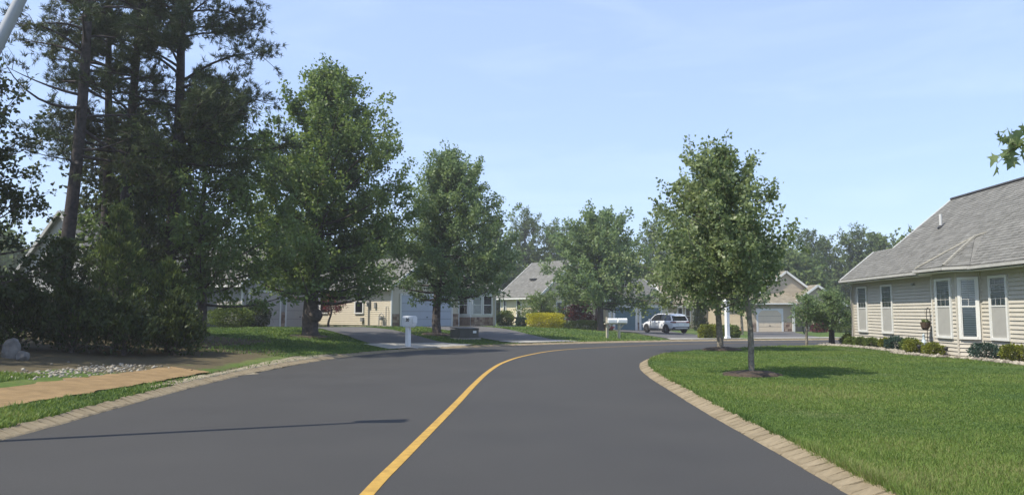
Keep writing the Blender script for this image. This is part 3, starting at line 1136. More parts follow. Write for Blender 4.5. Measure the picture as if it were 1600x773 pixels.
def shingles(mb, poly, e_dir, thick=0.014, exp=0.15, tab=0.32, sep=None):
    """Rows of shingle tabs over a convex roof plane; poly[0]-poly[1] is the eave."""
    poly = [Vector(p) for p in poly]
    e = Vector(e_dir).normalized()
    n = None
    for k in range(2, len(poly)):
        n = (poly[1] - poly[0]).cross(poly[k] - poly[0])
        if n.length > 1e-4:
            break
    n.normalize()
    if n.z < 0:
        n = -n
    s = n.cross(e).normalized()
    if s.z < 0:
        s = -s
    o = poly[0]
    uv = [((p - o).dot(e), (p - o).dot(s)) for p in poly]
    smax = max(v for u, v in uv)

    def span(v):
        xs = []
        for (u0, v0), (u1, v1) in zip(uv, uv[1:] + uv[:1]):
            if min(v0, v1) - 1e-6 <= v <= max(v0, v1) + 1e-6:
                if abs(v1 - v0) < 1e-7:
                    xs += [u0, u1]
                else:
                    xs.append(u0 + (u1 - u0) * (v - v0) / (v1 - v0))
        return (min(xs), max(xs)) if xs else None
    rows = max(1, int(smax / exp))
    ex = smax / rows
    for i in range(rows):
        v0, v1 = i * ex, (i + 1) * ex
        A, B = span(v0 + 1e-4), span(v1 - 1e-4)
        if not A or not B:
            continue
        m = mb if sep is None else MB()
        lo, hi = min(A[0], B[0]), max(A[1], B[1])
        u = lo - random.uniform(0, tab)
        rowt = random.gauss(0, 0.06)
        while u < hi:
            w = tab * random.uniform(0.75, 1.3)
            a0, b0 = max(u, A[0]), min(u + w - 0.008, A[1])
            a1, b1 = max(u, B[0]), min(u + w - 0.008, B[1])
            u += w
            if b0 <= a0 and b1 <= a1:
                continue
            if b0 <= a0:
                a0 = b0 = min(max((a1 + b1) / 2, A[0]), A[1])
            if b1 <= a1:
                a1 = b1 = min(max((a0 + b0) / 2, B[0]), B[1])
            t = thick * random.uniform(0.7, 1.5)
            P = lambda uu, vv, h: o + e * uu + s * vv + n * h
            tint = min(1, max(0, 0.5 + rowt + random.gauss(0, 0.22)))
            vs = [P(a0, v0, 0), P(b0, v0, 0), P(b0, v0, t), P(a0, v0, t), P(b1, v1, 0.003), P(a1, v1, 0.003)]
            m.mesh(vs, [(0, 1, 2, 3), (3, 2, 4, 5)], tint)
        if sep is not None:
            sep(m)


def deck(mb, poly, th=0.10):
    """Closed slab under a roof plane."""
    P = [Vector(p) for p in poly]
    n = (P[1] - P[0]).cross(P[2] - P[0]).normalized()
    if n.z < 0:
        n = -n
    k = len(P)
    mb.mesh(P + [p - Vector((0, 0, th)) for p in P], [tuple(range(k)), tuple(range(2 * k - 1, k - 1, -1))] + [(i, (i + 1) % k, (i + 1) % k + k, i + k) for i in range(k)])


def window(house, x, y, z, w, h, rz=0.0, cols=3, rows=4, split=0.5, blind=True, trim=0.085, lower='screen', shades=None):
    """Double-hung window on a wall at (x, y), sill height z, facing -y turned by rz. Frame > sash panes, muntins, blind."""
    fr = MB()
    t = trim
    fr.box(-w / 2 - t, -w / 2, -0.07, 0.0, -t, h + t)
    fr.box(w / 2, w / 2 + t, -0.07, 0.0, -t, h + t)
    fr.box(-w / 2, w / 2, -0.072, 0.0, h, h + t)
    fr.box(-w / 2, w / 2, -0.085, 0.0, -t, 0.0)
    fr.box(-w / 2, w / 2, -0.060, -0.02, h * split - 0.022, h * split + 0.022)
    for s in (-1, 1):
        fr.box(s * w / 2 - (0.03 if s > 0 else 0), s * w / 2 + (0.03 if s < 0 else 0), -0.056, -0.018, 0.0, h)
    o = fr.build('window', m_white, house, (x, y, z), rz)
    p = MB()
    p.face([(-w / 2 + .03, -.046, h * split + .022), (w / 2 - .03, -.046, h * split + .022), (w / 2 - .03, -.046, h), (-w / 2 + .03, -.046, h)])
    p.build('pane', m_glass, o)
    p = MB()
    if lower == 'screen':
        p.box(-w / 2 + .03, w / 2 - .03, -0.046, -0.040, 0, h * split - .022)
        p.build('insect_screen', m_screen, o)
    else:
        p.face([(-w / 2 + .03, -.044, 0), (w / 2 - .03, -.044, 0), (w / 2 - .03, -.044, h * split - .022), (-w / 2 + .03, -.044, h * split - .022)])
        p.build('pane', m_glass, o)
    if cols:
        q = MB()
        zz0, zz1 = h * split + .022, h
        for k in range(1, cols):
            xx = -w / 2 + w * k / cols
            q.box(xx - .008, xx + .008, -0.052, -0.049, zz0, zz1)
        for k in range(1, rows):
            zz = zz0 + (zz1 - zz0) * k / rows
            q.box(-w / 2 + .03, w / 2 - .03, -0.0535, -0.0485, zz - .008, zz + .008)
        q.build('muntin', m_muntin, o)
    b = MB()
    if blind:
        ns = int(h / 0.07)
        lo = 0 if lower != 'screen' else int(ns * split)
        for k in range(lo, ns):
            zc = h * (k + 0.5) / ns
            b.mesh([(-w / 2 + .03, -0.020, zc + .031), (w / 2 - .03, -0.020, zc + .031), (w / 2 - .03, -0.034, zc - .029), (-w / 2 + .03, -0.034, zc - .029)], [(0, 3, 2, 1)])
        b.build('blind', m_blind, o)
        c = MB()
        c.box(-w / 2, w / 2, -0.016, -0.002, 0, h)
        c.build('dark_room', m_dark, o)
    else:
        b.box(-w / 2, w / 2, -0.016, -0.002, 0, h)
        b.build('dark_room', m_dark, o)
    return o


def garage_door(house, x, y, z, w, h, m, rz=0.0, panels=4, trim=0.12, cut=0.0):
    """Sectional door: four stacked sections with recessed joints in a white frame."""
    fr = MB()
    for s in (-1, 1):
        a, b = sorted((s * w / 2, s * (w / 2 + trim)))
        fr.box(a, b, -0.07, 0.0, 0, h)
    fr.box(-w / 2 - trim, w / 2 + trim, -0.075, 0.0, h, h + trim)
    if cut:
        for s in (-1, 1):
            fr.mesh([(s * w / 2, -0.068, h), (s * (w / 2 - cut), -0.068, h), (s * w / 2, -0.068, h - cut), (s * w / 2, 0, h), (s * (w / 2 - cut), 0, h), (s * w / 2, 0, h - cut)],
                    [(0, 1, 2), (3, 5, 4), (1, 4, 5, 2)])
    o = fr.build('garage_door', m_white, house, (x, y, z), rz)
    for k in range(panels):
        za, zb = h * k / panels + 0.008, h * (k + 1) / panels - 0.008
        q = MB()
        q.box(-w / 2 + .005, w / 2 - .005, -0.035, -0.004, za, zb)
        for c in range(4):
            xa, xb = -w / 2 + w * c / 4 + .07, -w / 2 + w * (c + 1) / 4 - .07
            q.box(xa, xb, -0.043, -0.034, za + .07, zb - .07)
        q.build('door_section', m, o)
    q = MB()
    q.box(-w / 2, w / 2, -0.003, 0.002, 0, h)
    q.box(-.06, .06, -0.055, -0.036, h * .3, h * .33)
    q.build('backing', m_black, o)
    return o


def stone_base(house, x0, x1, y, z0, z1, rz=0.0, org=(0, 0)):
    """Veneer of single stones in rows, each its own piece of the facing."""
    mb = MB()
    mb.box(x0, x1, -0.02, 0.0, z0, z1, 0.1)
    rows = max(2, int((z1 - z0) / 0.17))
    for i in range(rows):
        za = z0 + (z1 - z0) * i / rows
        zb = z0 + (z1 - z0) * (i + 1) / rows
        u = x0
        while u < x1 - 0.02:
            w = random.uniform(0.16, 0.42)
            b = min(u + w, x1)
            mb.box(u + .01, b - .01, -0.05 - random.uniform(0, .03), -0.015, za + .008, zb - .008, random.random())
            u = b
    return mb.build('stone_facing', m_stone_t, house, (org[0], org[1] + y, 0), rz)


def gable_block(house, x0, x1, y0, y1, h, axis, pitch, m_wall, m_roof, oh=0.35, z0=0.0, rake=0.3, exp=0.16, m_trim=None):
    """Walls with lapped boards and a two-plane gable roof. axis 'x' or 'y' is the ridge direction."""
    wm = MB()
    wm.box(x0 + .01, x1 - .01, y0 + .01, y1 - .01, z0 - 0.4, h)
    sides = {'f': ((x0, y0), (1, 0), (0, -1), x1 - x0), 'b': ((x1, y1), (-1, 0), (0, 1), x1 - x0),
             'l': ((x0, y1), (0, -1), (-1, 0), y1 - y0), 'r': ((x1, y0), (0, 1), (1, 0), y1 - y0)}
    gab = ('f', 'b') if axis == 'y' else ('l', 'r')
    for k, (org, ax, nr, L) in sides.items():
        siding(wm, L, z0 + 0.12, h, org, ax, nr)
        if k in gab:
            top = h + L / 2 * pitch
            siding(wm, L, h, top - 0.05, org, ax, nr, lambda z: (z - h) / pitch, lambda z, L=L: L - (z - h) / pitch)
            c = Vector((org[0], org[1], 0))
            a = Vector((ax[0], ax[1], 0))
            n2 = Vector((nr[0], nr[1], 0)) * -0.02
            wm.face([c + n2 + Vector((0, 0, h)), c + n2 + a * L + Vector((0, 0, h)), c + n2 + a * L / 2 + Vector((0, 0, top))])
    wm.build('wall', m_wall, house)
    # corner boards
    tr = MB()
    for cx, cy in ((x0, y0), (x1, y0), (x0, y1), (x1, y1)):
        tr.box(cx - .045, cx + .045, cy - .045, cy + .045, z0, h - 0.02)
    S = (x1 - x0) if axis == 'y' else (y1 - y0)
    rz_ = h + S / 2 * pitch
    ez = h - oh * pitch
    if axis == 'y':
        xm = (x0 + x1) / 2
        ya, yb = y0 - rake, y1 + rake
        pl = [[(x0 - oh, yb, ez), (x0 - oh, ya, ez), (xm, ya, rz_), (xm, yb, rz_)], [(x1 + oh, ya, ez), (x1 + oh, yb, ez), (xm, yb, rz_), (xm, ya, rz_)]]
        ed = (0, 1, 0)
        ends = [((x0 - oh, yy), (xm, yy), (x1 + oh, yy)) for yy in (ya, yb)]
        gut = [((x0 - oh - .05, ya, ez - .04), (x0 - oh - .05, yb, ez - .04)), ((x1 + oh + .05, ya, ez - .04), (x1 + oh + .05, yb, ez - .04))]
    else:
        ym = (y0 + y1) / 2
        xa, xb = x0 - rake, x1 + rake
        pl = [[(xa, y0 - oh, ez), (xb, y0 - oh, ez), (xb, ym, rz_), (xa, ym, rz_)], [(xb, y1 + oh, ez), (xa, y1 + oh, ez), (xa, ym, rz_), (xb, ym, rz_)]]
        ed = (1, 0, 0)
        ends = [((xx, y0 - oh), (xx, ym), (xx, y1 + oh)) for xx in (xa, xb)]
        gut = [((xa, y0 - oh - .05, ez - .04), (xb, y0 - oh - .05, ez - .04)), ((xa, y1 + oh + .05, ez - .04), (xb, y1 + oh + .05, ez - .04))]
    up = Vector((0, 0, 0.11))
    rf = MB()
    dk = MB()
    for p in pl:
        p2 = [Vector(q) + up for q in p]
        shingles(rf, p2, ed, exp=exp, tab=0.34)
        deck(dk, [Vector(q) + up * 0.95 for q in p], 0.10)
    dk.build('roof', m_roof, house)
    rf.build('roof_shingles', m_roof, house)
    for a, b, c in ends:
        for q, w in ((a, b), (c, b)):
            tr.beam((q[0], q[1], ez + .02), (w[0], w[1], rz_ + .02), 0.05, 0.20)
    for a, b in gut:
        tr.beam(a, b, 0.11, 0.12)
    tr.build('trim', m_trim or m_white, house)
    return rz_
# ------------------------------------------------------------------ house on the right
RH = thing('house', 'beige sided single-storey house with bay window on the right lawn', 'house', (15.2, 34.3, 0.05), math.radians(-93.3))
LEN, DEP, EZ, SL, OH, RY = 19.2, 7.1, 2.80, 0.825, 0.45, 3.55
wall = MB()
wall.box(2.1, LEN, 0.03, DEP, -0.3, 2.72)
wall.box(0.0, 2.098, 0.03, 2.2, -0.3, 2.72)
wall.face([(2.15, -0.02, 2.7), (2.15, 7.1, 2.7), (2.15, RY, EZ + SL * 4.0 - .1)])
wall.face([(LEN, 0, 2.7), (LEN, 7.1, 2.7), (LEN, RY, EZ + SL * 4.0 - .1)])
wall.face([(0.02, 0, 2.7), (0.02, 2.2, 2.7), (0.02, 1.08, EZ + SL * 1.5 - .1)])
wall = wall.build('wall', m_side_r, RH)


def boards(parent, L, org, ax, nrm, z0=0.1, z1=2.72):
    for vs, fs in siding(None, L, z0, z1, org, ax, nrm):
        b = MB()
        b.mesh(vs, fs)
        b.build('siding_board', m_side_r, parent)


boards(wall, 7.86, (0, 0.03), (1, 0), (0, -1))
boards(wall, LEN - 10.30, (10.30, 0.03), (1, 0), (0, -1))
boards(wall, DEP, (LEN, 0.0), (0, 1), (1, 0))
bay = MB()
bp = [(7.83, 0.03), (8.30, -0.47), (9.85, -0.47), (10.32, 0.03)]
bay.mesh([(x, y, z) for z in (-0.3, 2.72) for x, y in [(p[0], p[1] + .02) for p in bp]], [(0, 1, 5, 4), (1, 2, 6, 5), (2, 3, 7, 6), (4, 5, 6, 7)])
bay = bay.build('bay_wall', m_side_r, RH)
for (ax_, ay_), (bx_, by_) in zip(bp[:-1], bp[1:]):
    L = math.hypot(bx_ - ax_, by_ - ay_)
    d = ((bx_ - ax_) / L, (by_ - ay_) / L)
    boards(bay, L, (ax_, ay_), d, (d[1], -d[0]))
tr = MB()
for x, y in ((0.0, 0.0), (LEN, 0.0)):
    tr = MB()
    tr.box(x - .05, x + .05, y - .05, y + .05, 0.05, 2.7)
    tr.build('corner_board', m_side_r, RH)
for x, y in bp:
    tr = MB()
    tr.tube([(x, y - .015, 0.08), (x, y - .015, 2.7)], 0.04, 8)
    tr.build('corner_board', m_side_r, RH)
fo = MB()
fo.box(-0.02, LEN + .02, 0.0, 0.05, -0.25, 0.09)
fo.build('foundation', m_conc, RH)
for x, w in ((1.05, 0.86), (3.53, 0.88), (11.32, 0.80), (14.4, 0.86), (17.0, 0.86)):
    window(RH, x, 0.025, 0.70, w, 1.78, 0, 3, 4, 0.53)
window(RH, 9.07, -0.475, 0.70, 0.86, 1.78, 0, 3, 4, 0.53)
window(RH, 10.095, -0.232, 0.70, 0.44, 1.78, math.radians(46.5), 2, 4, 0.53, lower='glass')
window(RH, 8.055, -0.232, 0.70, 0.44, 1.78, math.radians(-46.5), 2, 4, 0.53, lower='glass')


def rp(x, y, lift=0.0):
    return Vector((x, y, EZ + SL * (y + OH) + lift))


def rb(x, y, lift=0.0):     # back slopes
    return Vector((x, y, EZ + SL * (2 * RY + OH - y) + lift))


roof = MB()
Lt = 0.10
deck(roof, [rp(1.85, -OH, Lt), rp(LEN + .3, -OH, Lt), rp(LEN + .3, RY, Lt), rp(1.85, RY, Lt)], 0.10)
deck(roof, [rp(-.12, -OH, Lt), rp(1.85, -OH, Lt), rp(1.85, 1.08, Lt), rp(-.12, 1.08, Lt)], 0.10)
deck(roof, [rb(LEN + .3, 2 * RY + OH, Lt), rb(1.85, 2 * RY + OH, Lt), rb(1.85, RY, Lt), rb(LEN + .3, RY, Lt)], 0.10)
zr1 = EZ + SL * (1.08 + OH) + Lt
deck(roof, [(1.85, 2.61, EZ + Lt), (-.12, 2.61, EZ + Lt), (-.12, 1.08, zr1), (1.85, 1.08, zr1)], 0.10)
roof = roof.build('roof', m_shing, RH)


def course(m):
    m.build('shingle_course', m_shing, roof)


shingles(None, [rp(1.85, -OH, Lt + .004), rp(LEN + .3, -OH, Lt + .004), rp(LEN + .3, RY, Lt + .004), rp(1.85, RY, Lt + .004)], (1, 0, 0), 0.012, 0.145, 0.33, course)
shingles(None, [rp(-.12, -OH, Lt + .004), rp(1.84, -OH, Lt + .004), rp(1.84, 1.08, Lt + .004), rp(-.12, 1.08, Lt + .004)], (1, 0, 0), 0.012, 0.145, 0.33, course)
# bay roof
m_cap = mat('hip_cap_shingle', (0.23, 0.22, 0.185), 0.9, 0.2, 6.0)
br = MB()
za = EZ + 0.10
A = rp(9.0, 0.62, Lt + .14)
E1, E2, E3, E4 = Vector((7.45, -OH - .02, za)), Vector((8.12, -.93, za)), Vector((10.03, -.93, za)), Vector((10.70, -OH - .02, za))
for p in ([E1, E2, A], [E2, E3, A], [E3, E4, A]):
    deck(br, p, 0.06)
    shingles(br, [q + Vector((0, 0, .012)) for q in p], (p[1] - p[0]), 0.014, 0.145, 0.33)
B_ = rp(9.0, 0.95, Lt + .004)
for p in ([E1, A, B_], [A, E4, B_]):
    deck(br, p, 0.03)
bro = br.build('bay_roof', m_shing, RH)
for q in (E2, E3):
    hc = MB()
    hc.tube([q + Vector((0, 0, .03)), (q + A) / 2 + Vector((0, 0, .03)), A + Vector((0, 0, .02))], 0.055, 6)
    hc.build('hip_cap', m_cap, bro)
hc = MB()
hc.tube([A + Vector((0, -.02, .015)), B_ + Vector((0, .1, .03))], 0.055, 6)
hc.build('hip_cap', m_cap, bro)
m_gutter = mat('gutter_grey', (0.42, 0.41, 0.38), 0.5)
gt = MB()
for a, b in (((-.15, -OH - .06, EZ + .02), (7.5, -OH - .06, EZ + .02)), ((10.66, -OH - .06, EZ + .02), (LEN + .3, -OH - .06, EZ + .02)),
             (E1 + Vector((0, -.05, -.07)), E2 + Vector((-.03, -.05, -.07))), (E2 + Vector((-.03, -.05, -.07)), E3 + Vector((.03, -.05, -.07))),
             (E3 + Vector((.03, -.05, -.07)), E4 + Vector((0, -.05, -.07)))):
    gt.beam(a, b, 0.10, 0.085)
gt.tube([(0.0, -.5, 2.76), (0.02, -.42, 2.66), (0.02, -.12, 2.52), (0.02, -.09, 2.40), (0.02, -.09, 0.15), (0.02, -.28, 0.06)], 0.04, 8)
gt.build('gutter', m_gutter, RH)
sf = MB()
sf.box(-.12, LEN + .3, -OH, 0.02, 2.725, 2.75)
sf.mesh([(7.45, -OH, 2.73), (8.12, -.92, 2.73), (10.03, -.92, 2.73), (10.7, -OH, 2.73), (7.45, -OH, 2.76), (8.12, -.92, 2.76), (10.03, -.92, 2.76), (10.7, -OH, 2.76)],
        [(3, 2, 1, 0), (4, 5, 6, 7), (0, 1, 5, 4), (1, 2, 6, 5), (2, 3, 7, 6)])
sf.build('soffit', m_white, RH)
rg = MB()
rg.tube([rp(1.8, RY, Lt + .03), rp(LEN + .3, RY, Lt + .03)], 0.07, 6)
rg.build('ridge_vent', m_ridge, RH)
rk = MB()
for a, b in ((rp(1.82, 1.08, .04), rp(1.82, RY, .04)), (rp(-.15, -OH, .04), rp(-.15, 1.08, .04))):
    rk.beam(a, b, 0.05, 0.17)
rk.build('rake_board', m_white, RH)
m_mail0 = mat('pvc_pipe', (0.55, 0.55, 0.53), 0.5)
vp = MB()
p = rp(4.4, 1.8)
vp.tube([(p.x, p.y, p.z), (p.x, p.y, p.z + 0.62)], 0.055, 10)
vp.build('vent_pipe', m_mail0, RH)
vp = MB()
vp.lathe([(0.15, 0.0), (0.08, 0.07), (0.06, 0.10)], 10, (p.x, p.y, p.z + .08))
vp.build('flashing', m_black, RH)
ve = MB()
ve.box(5.75, 5.95, -.05, 0.03, 2.45, 2.53)
ve.box(4.35, 4.5, -.05, 0.03, 0.42, 0.56)
ve.build('wall_vent', m_metal, RH)


def rh_world(x, y):
    c, s = math.cos(math.radians(-93.3)), math.sin(math.radians(-93.3))
    return 15.2 + x * c - y * s, 34.3 + x * s + y * c


# iron plant hanger with a pot on the wall
hx, hy = rh_world(7.2, -0.14)
H_ = thing('plant_hanger', 'dark iron plant hanger with basket on the beige wall left of the bay window', 'plant hanger', (hx, hy, gz(hx, hy)), math.radians(-93.3))
b = MB()
for s in (-1, 1):
    b.tube([(s * .13, 0, 0), (s * .13, 0, 1.35), (s * .10, 0, 1.5), (0, 0, 1.56)], 0.012, 5)
b.tube([(-.13, 0, .5), (.13, 0, .5)], 0.01, 5)
b.tube([(-.13, 0, 1.1), (.13, 0, 1.1)], 0.01, 5)
b.tube([(.0, 0, 1.56), (.0, -.1, 1.52), (.0, -.13, 1.40), (0, -.10, 1.34)], 0.01, 5)
b.build('iron_frame', m_black, H_)
b = MB()
b.lathe([(0.07, 0.78), (0.13, 0.86), (0.17, 1.06), (0.15, 1.06), (0.12, 0.9)], 12, (0, -.12, 0))
b.build('basket', mat('wicker', (0.09, 0.06, 0.04), 0.9, 0.3, 20.0), H_)
b = MB()
for k in range(60):
    a = random.uniform(0, 2 * PI)
    q = Vector((math.cos(a) * .1, -.12 + math.sin(a) * .1, 1.05))
    b.face([q, q + Vector((random.uniform(-.08, .08), random.uniform(-.06, .06), random.uniform(.03, .14))), q + Vector((random.uniform(-.08, .08), random.uniform(-.06, .06), random.uniform(-.05, .1)))], random.random())
b.build('foliage', m_shrub, H_)
gx_, gy_ = rh_world(7.45, -0.45)
g_ = thing('garden_ornament', 'small pale blue heron-like garden ornament below the hanger', 'ornament', (gx_, gy_, gz(gx_, gy_)))
b = MB()
b.tube([(0, 0, 0), (0, 0, .22)], 0.012, 6)
b.lathe([(0.02, .2), (0.09, .27), (0.10, .36), (0.05, .46), (0.03, .56), (0.045, .62), (0.02, .67)], 10)
b.build('body', mat('pale_blue_glaze', (0.42, 0.50, 0.54), 0.4), g_)

# ------------------------------------------------------------------ second house on the left (cream side, white garage)
H2 = thing('house', 'cream house with sunlit clapboard side and pale garage behind the second maple', 'house', (-7.9, 50.5, gz(-7.9, 50.5)), math.radians(50))
gable_block(H2, 0, 6.3, 0, 10.5, 2.75, 'y', 0.62, m_side_cream, m_shing)
gable_block(H2, 6.32, 11.0, 0.6, 9.5, 2.75, 'x', 0.62, m_side_cream, m_shing)
garage_door(H2, 3.15, -0.03, -0.05, 4.7, 2.15, m_door_w)
window(H2, -0.028, 3.25, 0.95, 0.80, 1.5, -PI / 2, 2, 2, 0.5, blind=False, lower='glass')
window(H2, -0.028, 7.2, 0.95, 0.80, 1.5, -PI / 2, 2, 2, 0.5, blind=False, lower='glass')
stone_base(H2, 0.06, 0.60, -0.03, -0.1, 0.85)
stone_base(H2, 5.62, 6.24, -0.03, -0.1, 0.85)
# bay on a stone base
b = MB()
bx = [(6.7, 0.6), (7.2, -0.35), (9.6, -0.35), (10.1, 0.6)]
b.mesh([(x, y, z) for z in (-0.3, 2.72) for x, y in bx], [(0, 1, 5, 4), (1, 2, 6, 5), (2, 3, 7, 6), (4, 5, 6, 7)])
b.build('bay_wall', m_white, H2)
stone_base(H2, 7.2, 9.6, -0.36, -0.1, 0.62)
for (ax_, ay_), (bx_, by_) in ((bx[0], bx[1]), (bx[2], bx[3])):
    L = math.hypot(bx_ - ax_, by_ - ay_)
    a_ = math.atan2(by_ - ay_, bx_ - ax_)
    s_ = MB()
    s_.box(0.02, L - .02, -0.06, 0.0, -0.1, 0.62, 0.3)
    s_.build('stone_facing', m_stone_t, H2, (ax_, ay_, 0), a_)
    window(H2, (ax_ + bx_) / 2, (ay_ + by_) / 2, 0.85, 0.62, 1.3, a_, 2, 2, 0.5, blind=False, lower='glass')
window(H2, 7.85, -0.36, 0.85, 0.9, 1.3, 0, 3, 2, 0.5, blind=True, lower='glass')
window(H2, 9.0, -0.36, 0.85, 0.9, 1.3, 0, 0, 0, 0.5, blind=False, lower='glass')
b = MB()
b.mesh([(6.5, .3, 2.7), (7.05, -.65, 2.7), (9.75, -.65, 2.7), (10.3, .3, 2.7), (8.4, 1.6, 3.5)], [(0, 1, 4), (1, 2, 4), (2, 3, 4), (3, 2, 1, 0)])
b.build('bay_roof', m_shing, H2)
m_meter = mat('meter_grey', (0.20, 0.205, 0.20), 0.6, 0.1, 5.0)
b = MB()
b.box(-.16, -.03, 2.08, 2.36, 1.35, 1.80)
b.tube([(-.09, 2.22, 0.0), (-.09, 2.22, 1.4)], 0.04, 8)
b.tube([(-.09, 2.22, 1.8), (-.09, 2.22, 2.7)], 0.03, 8)
b.lathe([(0.10, 0), (0.10, .06), (.02, .07)], 10, (-.20, 2.22, 1.55))
b.box(-.13, -.03, 1.45, 1.62, 1.25, 1.6)
b.box(-.16, -.03, 2.75, 3.0, 0.35, 0.62)
b.build('electric_meter', m_meter, H2)
b = MB()
b.tube([(-.2, .55, 0.0), (-.2, .55, 0.75), (-.2, .75, 0.9), (-.2, 1.0, 0.75), (-.2, 1.0, 0.0)], 0.03, 8)
b.lathe([(0.13, -.1), (0.15, 0), (0.13, .12), (.03, .16)], 10, (-.22, .78, .55))
b.tube([(-.2, .3, 0.0), (-.2, .3, 1.3), (-.05, .3, 1.35)], 0.025, 6)
b.build('gas_meter', m_meter, H2)


def h2w(x, y, rot=50.0, org=(-7.9, 50.5)):
    c, s = math.cos(math.radians(rot)), math.sin(math.radians(rot))
    return org[0] + x * c - y * s, org[1] + x * s + y * c


ax0, ay0 = h2w(-0.85, 8.3)
AC = thing('air_conditioner', 'dark grey air conditioning unit beside the cream clapboard wall', 'air conditioner', (ax0, ay0, gz(ax0, ay0)), math.radians(50))
b = MB()
b.box(-.42, .42, -.42, .42, 0.06, 0.92)
b.build('casing', mat('ac_casing', (0.09, 0.095, 0.10), 0.5), AC)
for k in range(9):
    s_ = MB()
    s_.box(-.435, .435, -.435, .435, 0.14 + k * .08, 0.165 + k * .08)
    s_.build('louvre', m_metal, AC)
b = MB()
b.lathe([(.36, .92), (.36, .945), (.05, .96)], 16)
b.build('fan_grille', m_metal, AC)
b = MB()
b.box(-.5, .5, -.5, .5, -0.08, 0.06)
b.build('base_slab', m_conc, AC)

# ------------------------------------------------------------------ third house (pale yellow side, blue garage doors)
H3o = (2.5, 69.2)
H3 = thing('house', 'pale yellow house with grey roof and two blue garage doors', 'house', (*H3o, gz(*H3o) - 0.22), math.radians(37))
gable_block(H3, 0, 8.2, 0, 5.9, 3.05, 'y', 0.78, m_side_yel, m_shing, oh=0.40)
gable_block(H3, 8.22, 16.2, -0.6, 6.5, 2.75, 'x', 0.6, m_side_yel, m_shing)
window(H3, -0.028, 3.0, 0.75, 0.62, 1.75, -PI / 2, 1, 1, 0.5, blind=False, lower='glass')
window(H3, -0.028, 5.2, 1.5, 0.36, 1.05, -PI / 2, 0, 0, 0.5, blind=False, lower='glass')
window(H3, 2.4, -0.028, 0.75, 0.9, 1.6, 0, 2, 2, 0.5, blind=False, lower='glass')
window(H3, 4.2, -0.028, 0.75, 0.9, 1.6, 0, 2, 2, 0.5, blind=False, lower='glass')
garage_door(H3, 10.1, -0.63, -0.3, 2.75, 2.2, m_door_b, trim=0.30)
garage_door(H3, 13.7, -0.63, -0.3, 2.75, 2.2, m_door_b, trim=0.30)
stone_base(H3, 11.80, 12.00, -0.64, -0.5, 0.45)
stone_base(H3, 15.26, 15.9, -0.64, -0.5, 0.45)
b = MB()
for x in (6.4, 7.7):
    b.box(x - .09, x + .09, -1.0, -.82, -0.5, 2.5)
b.box(6.2, 8.0, -1.05, -.78, 2.45, 2.7)
b.build('porch_column', m_white, H3)
b = MB()
b.box(6.75, 7.45, -.04, 0.0, -0.1, 1.98)
b.build('front_door', mat('door_brown', (0.07, 0.04, 0.03), 0.6), H3)
b = MB()
p0 = Vector((2.0, 3.0, 2.75 + 2.0 * .8 + .12))
b.beam(p0 + Vector((-.25, -.4, .08)), p0 + Vector((-.25, .4, .08)), 0.5, 0.14)
b.build('roof_vent', m_black, H3)

# ------------------------------------------------------------------ fourth house behind the white car
H4 = thing('house', 'tan house with tall white windows and open garage behind the white car', 'house', (17.6, 87.0, gz(17.6, 87.0)), math.radians(6))
gable_block(H4, 0, 8.0, 0, 9, 2.75, 'x', 0.6, m_side_tan, m_shing_tan)
for x in (1.4, 2.3, 3.2, 5.9):
    window(H4, x, -0.028, 0.6, 0.5, 1.7, 0, 1, 1, 0.5, blind=False, lower='glass')
b = MB()
for x0_, x1_, y0_, y1_, z0_, z1_ in ((4.6, 4.8, -6.0, -.05, -.4, 2.7), (8.4, 8.6, -6, -.05, -.4, 2.7), (4.6, 8.6, -6.0, -5.85, 2.2, 2.72), (4.6, 5.15, -6.01, -5.86, -.4, 2.2),
                                     (8.05, 8.6, -6.01, -5.86, -.4, 2.2)):
    b.box(x0_, x1_, y0_, y1_, z0_, z1_)
b.build('garage_wall', m_side_tan, H4)
b = MB()
deck(b, [Vector((4.2, -6.4, 2.78)), Vector((9.0, -6.4, 2.78)), Vector((9.0, 0, 4.2)), Vector((4.2, 0, 4.2))], 0.1)
b.build('garage_roof', m_shing_tan, H4)
b = MB()
b.box(5.05, 5.16, -6.06, -6.0, -.3, 2.3)
b.box(8.04, 8.15, -6.06, -6.0, -.3, 2.3)
b.box(5.05, 8.15, -6.06, -6.0, 2.2, 2.32)
b.build('trim', m_white, H4)

# ------------------------------------------------------------------ fifth house (cream garage, two gables)
H5 = thing('house', 'tan house with cream garage door and stepped white-edged gables at the bend', 'house', (22.6, 73.2, gz(22.6, 73.2) - 0.02), 0.0)
gable_block(H5, 0.3, 8.4, 2.4, 12, 2.75, 'y', 0.76, m_side_tan, m_shing_tan, rake=0.25)
gable_block(H5, 4.3, 9.0, 0.6, 6.0, 2.75, 'y', 0.70, m_side_tan, m_shing_tan, rake=0.35)
wm = MB()
wm.box(0.01, 4.26, 0.02, 2.38, -.4, 2.72)
siding(wm, 4.27, 0.1, 2.72, (0, 0.02), (1, 0), (0, -1))
siding(wm, 2.4, 0.1, 2.72, (0.01, 2.4), (0, -1), (-1, 0))
wm.build('garage_wall', m_side_tan, H5)
gr = MB()
pl = [Vector((-.3, -.4, 2.72)), Vector((4.6, -.4, 2.72)), Vector((4.6, 2.4, 3.75)), Vector((-.3, 2.4, 3.75))]
deck(gr, pl, .1)
shingles(gr, [q + Vector((0, 0, .006)) for q in pl], (1, 0, 0), 0.014, 0.16, 0.34)
gr.build('garage_roof', m_shing_tan, H5)
b = MB()
b.beam((-.32, -.45, 2.68), (4.3, -.45, 2.68), 0.1, 0.12)
b.box(3.95, 4.15, -.25, -.05, -.3, 2.5)
b.box(-.06, .06, -.05, .06, -.1, 2.68)
b.build('trim', m_white, H5)
